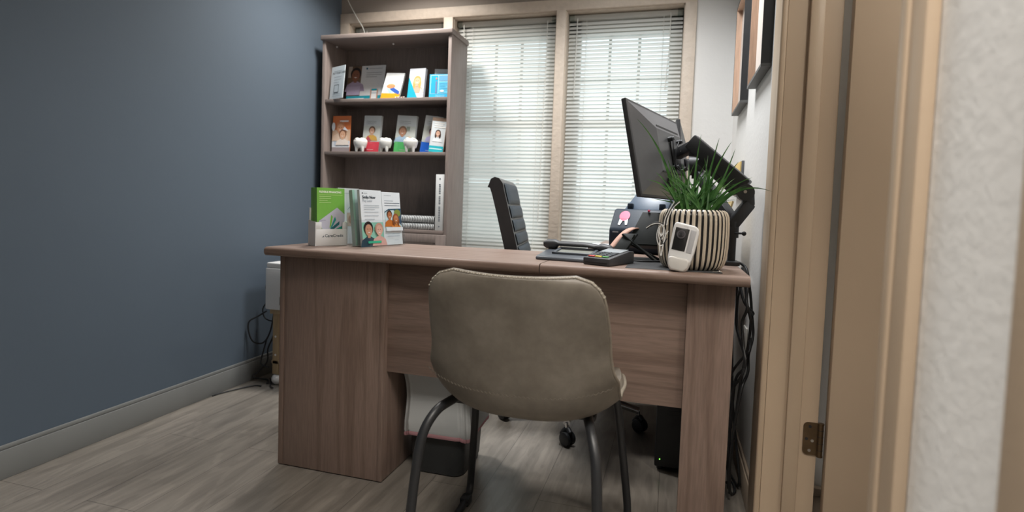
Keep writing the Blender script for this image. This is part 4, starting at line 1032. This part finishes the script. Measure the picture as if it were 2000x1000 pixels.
# ---------------------------------------------------------------- security camera leaning on the pot
sc_m = Matrix.Translation((0.018, 1.555, 0.7521)) @ Matrix.Rotation(math.radians(-9), 4, 'X') @ Matrix.Rotation(math.radians(10), 4, 'Y') @ Matrix.Rotation(math.radians(-4), 4, 'Z')
cmr = bpy.data.objects.new('security_camera', None); C.objects.link(cmr); cmr.matrix_basis = sc_m; cmr.empty_display_size = 0.03
tag(cmr, 'white security camera with a black lens panel leaning against the striped pot', 'security camera')
out = [(-0.018, 0.000), (0.018, 0.000), (0.026, 0.010), (0.0305, 0.034), (0.0335, 0.060), (0.0345, 0.108), (0.033, 0.120), (0.024, 0.128), (-0.026, 0.131), (-0.032, 0.127), (-0.0335, 0.118), (-0.032, 0.060), (-0.0305, 0.034), (-0.026, 0.010)]
b = MB(); b.prism([(x, 0, z) for x, z in out], (0, 0.040, 0), bev=0.005, seg=3); b.build('housing', WHITEP, cmr, world=False)
b = MB(); b.prism([(-0.0255, -0.0012, 0.055), (0.0085, -0.0012, 0.055), (0.0095, -0.0012, 0.116), (-0.0265, -0.0012, 0.116)], (0, 0.003, 0), bev=0.0006); pn = b.build('lens_panel', mat('smoked_panel', (0.022, 0.021, 0.021, 1), 0.25), cmr, world=False)
b = MB(); lc = (-0.0095, -0.0013, 0.099)
b.lathe([(0.0115, 0), (0.0115, -0.0012), (0.0100, -0.0018), (0.0100, -0.0006), (0.0048, -0.0006), (0.0048, -0.0022), (0.0030, -0.0022), (0.0022, -0.0012), (0.0001, -0.0016)], lc, 32, axis='Y'); b.build('lens', [mat('lens_grey', (0.15, 0.14, 0.15, 1), 0.18)], cmr, world=False)
b = MB(); b.cyl((lc[0], -0.0030, lc[2]), (lc[0], -0.0045, lc[2]), 0.0040, 20); b.build('lens_pupil', BLACK, cmr, world=False)
b = MB(); b.lathe([(0.0072, -0.0018), (0.0072, -0.0026), (0.0062, -0.0026), (0.0062, -0.0018)], lc, 32, axis='Y'); b.build('lens_ring', BLACK, cmr, world=False)
b = MB(); b.lathe([(0.0128, -0.0002), (0.0128, -0.0016), (0.0114, -0.0016), (0.0114, -0.0002)], lc, 32, axis='Y'); b.build('lens_ring', BLACK, cmr, world=False)
b = MB(); b.prism([(0.0125, -0.0010, 0.053), (0.0265, -0.0010, 0.053), (0.0275, -0.0010, 0.114), (0.0132, -0.0010, 0.116)], (0, 0.003, 0), bev=0.0006); b.build('light_strip', speckled('frosted_grey_plastic', (0.50, 0.50, 0.52, 1), 0.45, 0.03, 40), cmr, world=False)
so_ = [(-0.0165, 0.0005), (0.0165, 0.0005), (0.0255, 0.012), (0.028, 0.030), (0.022, 0.036), (-0.022, 0.0375), (-0.0285, 0.032), (-0.0255, 0.012)]
b = MB(); b.prism([(x, -0.0080, z) for x, z in so_], (0, 0.012, 0), bev=0.0052, seg=4); b.build('motion_sensor', speckled('warm_white_plastic', (0.66, 0.64, 0.61, 1), 0.4, 0.02, 20), cmr, world=False)
b = MB(); mt = Matrix.Translation((-0.0075, -0.0008, 0.1195)) @ Matrix.Rotation(PI/2, 4, 'X'); b.text('ring', mt, 0.0085); b.build('lettering', speckled('pale_grey_ink', (0.60, 0.60, 0.60, 1), 0.5, 0.02, 20), cmr, world=False)
# striped cord looped beside it
def striped():
    m = mat('black_white_striped_cord', (0.8, 0.8, 0.8, 1), 0.5); n, l, bb = nodes(m)
    v = coords(m); w_ = n.new('ShaderNodeTexWave'); w_.inputs['Scale'].default_value = 75; l.new(v, w_.inputs['Vector'])
    w_.bands_direction = 'Z'
    l.new(ramp(m, w_.outputs['Fac'], [(0.30, (0.02, 0.02, 0.02, 1)), (0.40, (0.75, 0.72, 0.66, 1))]), bb.inputs['Base Color']); return m
b = MB(); k_ = Vector((-0.020, 1.566, 0.872))
for dx, dz, mi in ((0, 0, 0), (0.0035, 0.001, 1), (-0.0032, 0.0015, 1), (0.007, 0.001, 0)):
    d0 = Vector((dx, 0.0, dz))
    b.tube([k_+d0, k_+d0+Vector((0.004, 0.006, 0.022)), k_+d0+Vector((0.014, 0.012, 0.046)), k_+d0+Vector((0.024+dx, 0.012, 0.064))], 0.0013, 6, mi, 5)
for dz, mi in ((0, 0), (0.0032, 1), (-0.003, 1)):
    d0 = Vector((0, 0, dz)); b.tube([k_+d0, k_+d0+Vector((-0.016, 0.0, 0.005)), k_+d0+Vector((-0.032, 0, 0.001)), k_+d0+Vector((-0.046, 0, -0.009))], 0.0013, 6, mi, 5)
for r, mi in ((0.010, 0), (0.0125, 1), (0.0072, 0), (0.0145, 0)):
    b.tube([k_+Vector((-0.006+r*0.75*math.sin(a), -0.002, -0.022-0.024*(1-math.cos(a))*r/0.0125+0.022)) for a in [2*PI*j/18 for j in range(19)]], 0.0013, 6, mi)
b.tube([k_+Vector((-0.006, -0.003, -0.02)), k_+Vector((-0.009, -0.003, -0.055)), k_+Vector((-0.004, -0.003, -0.082)), k_+Vector((-0.001, -0.003, -0.06)), k_+Vector((0.004, -0.003, -0.03)), k_+Vector((0.012, -0.003, -0.014))], 0.0014, 6, 0, 5)
b.tube([k_+Vector((-0.008, -0.0035, -0.03)), k_+Vector((0.0, -0.0035, -0.05)), k_+Vector((0.010, -0.0035, -0.034))], 0.0014, 6, 1, 5)
tag(b.build('twine', [speckled('white_twine', (0.85, 0.85, 0.84, 1), 0.6, 0.05, 80), BLACK], loc=k_), 'black and white twine bow tied at the left of the striped pot', 'twine')

# ---------------------------------------------------------------- desk phone and card terminal
ph = thing('desk_phone', 'dark grey desk phone with handset across its back, beside the card terminal', 'phone', (-0.29, 1.73, 0.7505), math.radians(-6))
PHM = speckled('slate_grey_plastic', (0.080, 0.090, 0.106, 1), 0.34, 0.05, 30)
b = MB(); b.prism([(-0.098, -0.075, 0.0), (-0.098, 0.075, 0.0), (-0.098, 0.075, 0.030), (-0.098, -0.068, 0.012), (-0.098, -0.075, 0.008)], (0.196, 0, 0), bev=0.004); b.build('base', PHM, ph, world=False)
m_ = Matrix.Translation((0, 0, 0.0137)) @ Matrix.Rotation(math.radians(7.2), 4, 'X')
b = MB()
for a0_, a1_ in (((-0.060, -0.03), (0.070, -0.022)), ((-0.060, 0.048), (0.070, 0.056)), ((-0.060, -0.03), (-0.050, 0.056)), ((0.060, -0.03), (0.070, 0.056))): b.box(a0_[0], a0_[1], 0.006, a1_[0], a1_[1], 0.013, 0.002, mtx=m_)
b.build('screen_frame', PHM, ph, world=False)
b = MB(); b.box(-0.050, -0.022, 0.0045, 0.060, 0.048, 0.008, mtx=m_); b.build('screen', mat('lcd_grey', (0.30, 0.31, 0.28, 1), 0.25), ph, world=False)
b = MB(); b.box(-0.020, -0.064, 0.0035, 0.050, -0.056, 0.006, 0.001, mtx=m_); b.build('call_button', speckled('silver_plastic', (0.45, 0.46, 0.48, 1), 0.3, 0.03, 40), ph, world=False)
b = MB()
rows = []
for k in range(25):
    t_ = k/24; x = -0.112+0.224*t_; e_ = abs(2*t_-1); zc = 0.044-0.012*max(0, (t_-0.6))*2; hh = 0.008+0.005*(e_ > 0.62); hw_ = 0.018+0.005*e_**4
    if t_ in (0, 1): hh *= 0.5; hw_ *= 0.8
    ring = []
    for j in range(12):
        a = 2*PI*j/12; ring.append((x, 0.058+hw_*math.cos(a), zc+hh*math.sin(a)-(0.006 if e_ > 0.62 and math.sin(a) < 0 else 0)))
    rows.append(ring)
b.grid(rows, close=True); b.poly(rows[0]); b.poly(rows[-1][::-1]); b.build('handset', BLACK2, ph, smooth=60, world=False)
te = thing('card_terminal', 'black card payment terminal with coloured keys at the desk front edge', 'card terminal', (-0.172, 1.665, 0.7505), math.radians(-22))
b = MB(); b.prism([(-0.043, -0.078, 0.0), (-0.043, 0.078, 0.0), (-0.043, 0.078, 0.036), (-0.043, 0.05, 0.038), (-0.043, -0.078, 0.021)], (0.086, 0, 0), bev=0.004); b.build('body', BLACK2, te, world=False)
m_ = Matrix.Translation((0, -0.078, 0.0213)) @ Matrix.Rotation(math.radians(7.6), 4, 'X')
b = MB(); b.box(-0.034, 0.082, 0.0, 0.034, 0.136, 0.0018, 0.0005, mtx=m_); b.build('screen', mat('terminal_screen', (0.34, 0.37, 0.40, 1), 0.2), te, world=False)
KEY = {'c': ink('b9c0c4'), 'r': ink('c8453c'), 'y': ink('d9c04a'), 'g': ink('5aa05a'), 'k': ink('3a4046')}
for r in range(5):
    for c_ in range(3):
        col = 'kkk' if r else 'ryg'
        b = MB(); x = -0.032+c_*0.022; y = 0.010+r*0.0145; b.box(x, y, 0.0, x+0.019, y+0.010, 0.003, 0.001, mtx=m_); b.build('key', KEY[col[c_]], te, world=False)
b = MB(); b.box(-0.036, -0.0788, 0.006, 0.036, -0.0770, 0.0085); b.build('card_slot', BLACK, te, world=False)
# ---------------------------------------------------------------- document scanner
sn = thing('document_scanner', 'black document scanner, blue reflection painted in, with pink and white tooth sticker, behind the stand', 'scanner', (-0.10, 2.17, 0.7505), math.radians(-10))
SCM = speckled('black_plastic_blue_reflection', (0.026, 0.038, 0.056, 1), 0.5, 0.06, 30, spec=0.3)  # black plastic with the window's blue reflection put into its colour
b = MB(); b.prism([(-0.115, -0.070, 0.030), (-0.115, -0.052, 0.0), (-0.115, 0.085, 0.0), (-0.115, 0.085, 0.155), (-0.115, 0.0, 0.165), (-0.115, -0.070, 0.088)], (0.235, 0, 0), bev=0.010, seg=3); b.build('body', SCM, sn, world=False)
b = MB(); b.prism([(-0.085, 0.02, 0.158), (0.105, 0.02, 0.158), (0.085, 0.085, 0.235), (-0.045, 0.085, 0.235)], (0, 0.008, 0.002), bev=0.002); b.build('paper_chute', speckled('grey_plastic_blue_reflection', (0.055, 0.090, 0.14, 1), 0.35, 0.04, 30), sn, world=False)  # the chute carries the blue window reflection in its colour too
for gx in (-0.07, 0.05):
    b = MB(); b.box(gx, 0.012, 0.155, gx+0.02, 0.04, 0.186, 0.004); b.build('paper_guide', SCM, sn, world=False)
b = MB(); b.box(-0.085, -0.0715, 0.022, 0.09, -0.066, 0.058, 0.002); b.build('exit_slot', BLACK, sn, world=False)
nx = Vector((0, -0.77, 0.64)).normalized()
def fpt(x, t_): return Vector((x, -0.070+0.070*t_, 0.088+0.077*t_))+Vector((0, -0.0012, 0.0012))
b = MB(); b.prism([fpt(-0.085+0.018*math.cos(a)*1.1+0.018, 0.62+0.24*math.sin(a)) for a in [2*PI*k/18 for k in range(18)]], (0, -0.0006, 0.0006)); b.prism([fpt(-0.083, 0.5), fpt(-0.051, 0.5), fpt(-0.050, 0.2), fpt(-0.057, 0.18), fpt(-0.063, 0.38), fpt(-0.070, 0.38), fpt(-0.077, 0.16), fpt(-0.085, 0.2)], (0, -0.0006, 0.0006), 1)
b.build('tooth_sticker', [ink('e84a78'), ink('d9dde0')], sn, world=False)
b = MB(); b.box(-0.1, -0.0712, 0.075, -0.078, -0.0695, 0.079); b.build('marking', ink('c9ced2'), sn, world=False)
# ---------------------------------------------------------------- black folding stand and peach folder
fs = thing('document_stand', 'black folding metal stand with sloping plates between terminal and striped pot', 'document stand', (-0.07, 1.86, 0.7505))
DK = speckled('black_green_metal', (0.012, 0.015, 0.015, 1), 0.6, 0.1, 40, spec=0.25)
b = MB(); b.prism([(-0.140, 1.86, 0.800), (0.10, 1.86, 0.800), (0.10, 1.935, 0.905), (-0.095, 1.935, 0.905)], (0, 0.004, -0.003), bev=0.001); b.build('upper_plate', DK, fs)
b = MB(); b.prism([(-0.185, 1.800, 0.770), (-0.145, 1.800, 0.770), (-0.105, 1.845, 0.835), (-0.145, 1.845, 0.835)], (0.004, 0.004, -0.003), bev=0.001); b.build('lower_plate', DK, fs)
b = MB(); beam(b, (-0.150, 1.845, 0.832), (-0.045, 1.82, 0.754), 0.02, 0.006, 0.001); b.build('cross_leg', DK, fs)
b = MB(); beam(b, (-0.125, 1.862, 0.800), (-0.03, 1.862, 0.7535), 0.02, 0.006, 0.001); b.build('cross_leg', DK, fs)
b = MB(); beam(b, (-0.155, 1.83, 0.7535), (-0.115, 1.845, 0.832), 0.02, 0.005, 0.001); b.build('cross_leg', DK, fs)
b = MB(); b.box(-0.135, 1.858, 0.797, 0.10, 1.874, 0.803, 0.001); b.box(-0.15, 1.80, 0.7503, 0.06, 1.93, 0.7535, 0.001); b.build('base', DK, fs)
b = MB(); b.ball((-0.075, 1.933, 0.909), 0.0045, 10); b.build('indicator', ink('e0406a'), fs)
b = MB(); b.grid([[(-0.200+0.075*t_, 1.855+0.05*t_, 0.776+0.074*math.sin(t_*PI/2)+q) for t_ in [k/8 for k in range(9)]] for q in (0,)]+[[(-0.178+0.075*t_, 1.845+0.05*t_, 0.776+0.074*math.sin(t_*PI/2)) for t_ in [k/8 for k in range(9)]]])
o = b.build('folder', speckled('peach_card', (0.62, 0.37, 0.29, 1), 0.6, 0.03, 20), loc=(-0.17, 1.87, 0.78)); tag(o, 'peach paper folder edge tucked behind the black folding stand', 'folder')
sm = o.modifiers.new('t', 'SOLIDIFY'); sm.thickness = 0.003
b = MB()
for k in range(5):
    a = 0.03*k; b.box(-0.11, -0.15, 0.7505+k*0.0022, 0.11, 0.15, 0.7522+k*0.0022, 0, mtx=Matrix.Translation((-0.205, 2.30, 0)) @ Matrix.Rotation(a-0.05, 4, 'Z'))
tag(b.build('paper_stack', speckled('white_paper', (0.74, 0.76, 0.80, 1), 0.6, 0.02, 10), loc=(-0.205, 2.3, 0.7505)), 'loose stack of white papers on the desk return behind the phone', 'papers')
# manila folder in the corner behind the planter
b = MB(); b.prism([(0.150, 2.16, 0.7505), (0.150, 2.40, 0.7505), (0.205, 2.40, 0.955), (0.205, 2.16, 0.955)], (0.006, 0, -0.0015))
tag(b.build('file_folder', speckled('manila_card', (0.62, 0.47, 0.22, 1), 0.6, 0.03, 20), loc=(0.17, 2.28, 0.7505)), 'yellow manila folder leaning on the return behind the striped planter', 'folder')
t = thing('wall_clipboard', 'yellow notice with a dark edge on the right wall beyond the monitor arm', 'notice', (0.268, 2.6, 1.03))
b = MB(); b.box(0.258, 2.49, 0.99, 0.264, 2.70, 1.125, 0.0005); b.build('sheet', speckled('yellow_card', (0.66, 0.47, 0.17, 1), 0.6, 0.03, 20), t)
b = MB(); b.box(0.264, 2.478, 0.985, 0.2735, 2.705, 1.128, 0.001); b.build('backing', GREYP, t)

# ---------------------------------------------------------------- shadow-box frames on the right wall
def frame(y0, y1, z0, z1, label, dp=0.030):
    t = thing('picture_frame', label, 'picture frame', (XR-0.001, (y0+y1)/2, z0), group='shadow-box frames on the right wall')
    x0, x1 = XR-0.001-dp, XR-0.001; w_ = 0.010
    BLK = speckled('black_frame_lacquer', (0.020, 0.020, 0.021, 1), 0.5, 0.1, 40); OAK = wood('pale_pink_oak', (0.66, 0.46, 0.34, 1), (0.60, 0.41, 0.30, 1), 2)
    GRY = speckled('grey_frame_underside', (0.10, 0.10, 0.098, 1), 0.5, 0.05, 40)
    b = MB(); b.box(x0, y0, z0+w_, x1, y0+w_, z1-w_); b.box(x0, y1-w_, z0+w_, x1, y1, z1-w_); b.box(x0, y0, z1-w_, x1, y1, z1); b.build('frame', BLK, t)
    b = MB(); b.box(x0, y0, z0, x1, y1, z0+w_); b.build('bottom_rail', GRY, t)
    b = MB(); k = 0.0008
    b.box(x0+0.0005, y1-w_-0.003, z0+w_, x1-0.006, y1-w_, z1-w_); b.box(x0+0.0005, y0+w_, z0+w_, x1-0.006, y0+w_+0.003, z1-w_); b.box(x0+0.0005, y0+w_, z1-w_-0.003, x1-0.006, y1-w_, z1-w_)
    b.build('inner_liner', OAK, t)
    b = MB(); b.box(x1-0.006, y0+w_, z0+w_, x1-0.002, y1-w_, z1-w_); b.build('mat_board', speckled('cream_mat_board', (0.70, 0.62, 0.56, 1), 0.7, 0.03, 10), t)
    return t
frame(1.915, 2.255, 1.370, 1.855, 'black-edged shadow-box frame nearest the door casing on the right wall')
frame(2.475, 2.815, 1.362, 1.850, 'black-edged shadow-box frame nearest the window on the right wall')
# outlet
t = thing('wall_outlet', 'pale outlet cover low on the right wall behind the hanging cables', 'outlet', (XR-0.004, 2.14, 0.45))
b = MB(); b.box(XR-0.007, 2.100, 0.395, XR-0.0006, 2.175, 0.510, 0.002); b.build('plate', speckled('ivory_plastic', (0.62, 0.60, 0.55, 1), 0.4, 0.02, 20), t)
for z in (0.427, 0.478):
    b = MB(); b.box(XR-0.0078, 2.122, z-0.013, XR-0.0066, 2.153, z+0.013, 0.0005); b.build('socket', speckled('ivory_plastic2', (0.50, 0.48, 0.44, 1), 0.4, 0.02, 20), t)

# ---------------------------------------------------------------- cables
def cable(name, pts, r, label, cat='cable', group=None, m=BLACK):
    b = MB(); b.tube(pts, r, 8, smooth=7)
    return tag(b.build(name, m, loc=pts[0], smooth=60), label, cat, group)
GC = 'black cables hanging in the gap right of the desk'
CL = 'one of the black cables hanging between the desk and the right wall'
cab = [
 [(0.200, 1.95, 0.7545), (0.212, 1.87, 0.756), (0.224, 1.82, 0.742), (0.232, 1.799, 0.693), (0.240, 1.818, 0.655), (0.245, 1.828, 0.62), (0.255, 1.845, 0.555), (0.252, 1.833, 0.523), (0.240, 1.802, 0.487), (0.236, 1.764, 0.446), (0.215, 1.711, 0.41), (0.206, 1.74, 0.30), (0.206, 1.80, 0.16), (0.215, 1.86, 0.03)],
 [(0.210, 1.80, 0.75), (0.218, 1.774, 0.695), (0.225, 1.777, 0.644), (0.235, 1.775, 0.608), (0.238, 1.778, 0.587), (0.236, 1.79, 0.52), (0.222, 1.80, 0.40), (0.212, 1.83, 0.2), (0.212, 1.87, 0.04)],
 [(0.214, 1.80, 0.75), (0.222, 1.769, 0.696), (0.22, 1.758, 0.663), (0.222, 1.747, 0.635), (0.212, 1.757, 0.596), (0.21, 1.726, 0.569), (0.213, 1.71, 0.534), (0.218, 1.691, 0.481), (0.2045, 1.782, 0.41), (0.205, 1.83, 0.25)],
 [(0.206, 1.90, 0.71), (0.2045, 1.863, 0.683), (0.2045, 1.847, 0.631), (0.2045, 1.832, 0.57), (0.21, 1.753, 0.537), (0.216, 1.70, 0.51)],
 [(0.205, 1.86, 0.715), (0.21, 1.823, 0.683), (0.218, 1.794, 0.65), (0.232, 1.798, 0.631), (0.25, 1.834, 0.612), (0.248, 1.829, 0.606), (0.236, 1.802, 0.620)],
 [(0.240, 1.79, 0.54), (0.235, 1.747, 0.514), (0.222, 1.758, 0.493), (0.2045, 1.827, 0.435), (0.204, 1.88, 0.40)],
 [(0.2045, 1.86, 0.72), (0.210, 1.824, 0.686), (0.206, 1.844, 0.649), (0.205, 1.828, 0.575), (0.209, 1.773, 0.539), (0.216, 1.714, 0.513), (0.217, 1.694, 0.48), (0.210, 1.708, 0.442), (0.2045, 1.816, 0.372), (0.2045, 1.84, 0.25), (0.21, 1.86, 0.08), (0.225, 1.90, 0.010), (0.240, 1.93, 0.009), (0.236, 1.98, 0.010), (0.215, 1.97, 0.012)],
 [(0.210, 2.00, 0.55), (0.222, 1.98, 0.30), (0.240, 1.95, 0.14), (0.250, 1.93, 0.06), (0.252, 1.96, 0.012), (0.238, 2.03, 0.010), (0.222, 2.05, 0.05), (0.212, 2.05, 0.25)]]
for c_ in cab: cable('power_cable', c_, 0.0042, CL, 'cable', GC)
cable('power_cable', [(-0.12, 1.795, 0.7530), (-0.08, 1.78, 0.7535), (-0.03, 1.80, 0.756), (0.0, 1.84, 0.765), (0.05, 1.90, 0.757)], 0.0028, 'thin black cable lying on the desk between terminal and pot', 'cable')
# ---------------------------------------------------------------- white printer on a pine stand in the left corner
st = thing('rolling_stand', 'pale pine stand on white castors in the left corner behind the desk', 'stand', (-1.62, 2.5, 0))
b = MB(); b.box(-1.845, 2.275, 0.352, -1.40, 2.70, 0.374, 0.002); b.build('top', PINE, st)
b = MB(); b.box(-1.84, 2.285, 0.105, -1.405, 2.69, 0.123, 0.002); b.build('shelf', PINE, st)
for x in (-1.835, -1.445):
    for y in (2.285, 2.655):
        b = MB(); b.box(x, y, 0.055, x+0.034, y+0.034, 0.3515, 0.002); b.build('leg', PINE, st)
        b = MB(); b.ball((x+0.017, y+0.017, 0.0285), 0.028, 14); b.cyl((x+0.017, y+0.017, 0.04), (x+0.017, y+0.017, 0.055), 0.008, 8); b.build('castor', WHITEP, st)
for z in (0.24, 0.15):
    b = MB(); b.cyl((-1.818, 2.2835, z), (-1.818, 2.2855, z), 0.005, 10); b.build('screw_cap', WHITEP, st)
pr = thing('printer', 'white box-shaped printer on the pine stand in the left corner', 'printer', (-1.62, 2.48, 0.3745))
b = MB(); b.box(-1.862, 2.262, 0.3747, -1.42, 2.66, 0.575, 0.006); b.build('body', WHITEP, pr)
b = MB(); b.box(-1.860, 2.266, 0.5755, -1.422, 2.66, 0.600, 0.006); b.build('lid', WHITEP, pr)
b = MB(); b.box(-1.78, 2.2605, 0.40, -1.50, 2.263, 0.44, 0.001); b.build('paper_slot', GREYP, pr)
b = MB(); b.box(-1.882, 2.36, 0.497, -1.862, 2.385, 0.508, 0.003); b.build('plug', BLACK, pr)
CG = 'black cords behind the printer'
cable('cable', [(-1.882, 2.37, 0.502), (-1.925, 2.37, 0.500), (-1.945, 2.37, 0.46), (-1.935, 2.38, 0.40), (-1.915, 2.39, 0.375), (-1.90, 2.39, 0.30), (-1.905, 2.38, 0.22), (-1.93, 2.37, 0.15), (-1.925, 2.36, 0.09), (-1.94, 2.33, 0.05), (-1.958, 2.30, 0.02), (-1.90, 2.33, 0.006), (-1.86, 2.28, 0.006)], 0.0038, 'black power cord running from the printer side down to the floor', 'cord', CG)
cable('cable', [(-1.90, 2.32, 0.352), (-1.94, 2.31, 0.325), (-1.972, 2.285, 0.30), (-1.97, 2.28, 0.25), (-1.95, 2.29, 0.20), (-1.925, 2.33, 0.19), (-1.91, 2.36, 0.24), (-1.905, 2.38, 0.33)], 0.0038, 'black cord looped widest against the left wall below the printer', 'cord', CG)
cable('cable', [(-1.905, 2.38, 0.385), (-1.94, 2.37, 0.38), (-1.955, 2.36, 0.35), (-1.945, 2.36, 0.31), (-1.91, 2.36, 0.295), (-1.87, 2.36, 0.30)], 0.0034, 'short black cord hooking from the wall to the pine stand', 'cord', CG)
cable('cable', [(-1.86, 2.29, 0.085), (-1.91, 2.30, 0.09), (-1.935, 2.33, 0.11), (-1.93, 2.36, 0.2)], 0.0034, 'black cord curling off the pine stand near its foot', 'cord', CG)
cable('cable', [(-1.86, 2.24, 0.005), (-1.90, 2.23, 0.005), (-1.955, 2.10, 0.005), (-1.965, 2.05, 0.005)], 0.003, 'thin dark cord lying on the floor along the left baseboard', 'cord')
cable('cable', [(-1.90, 2.35, 0.006), (-1.86, 2.31, 0.006), (-1.82, 2.255, 0.006), (-1.79, 2.235, 0.006)], 0.003, 'thin dark cord on the floor in front of the white castor', 'cord')
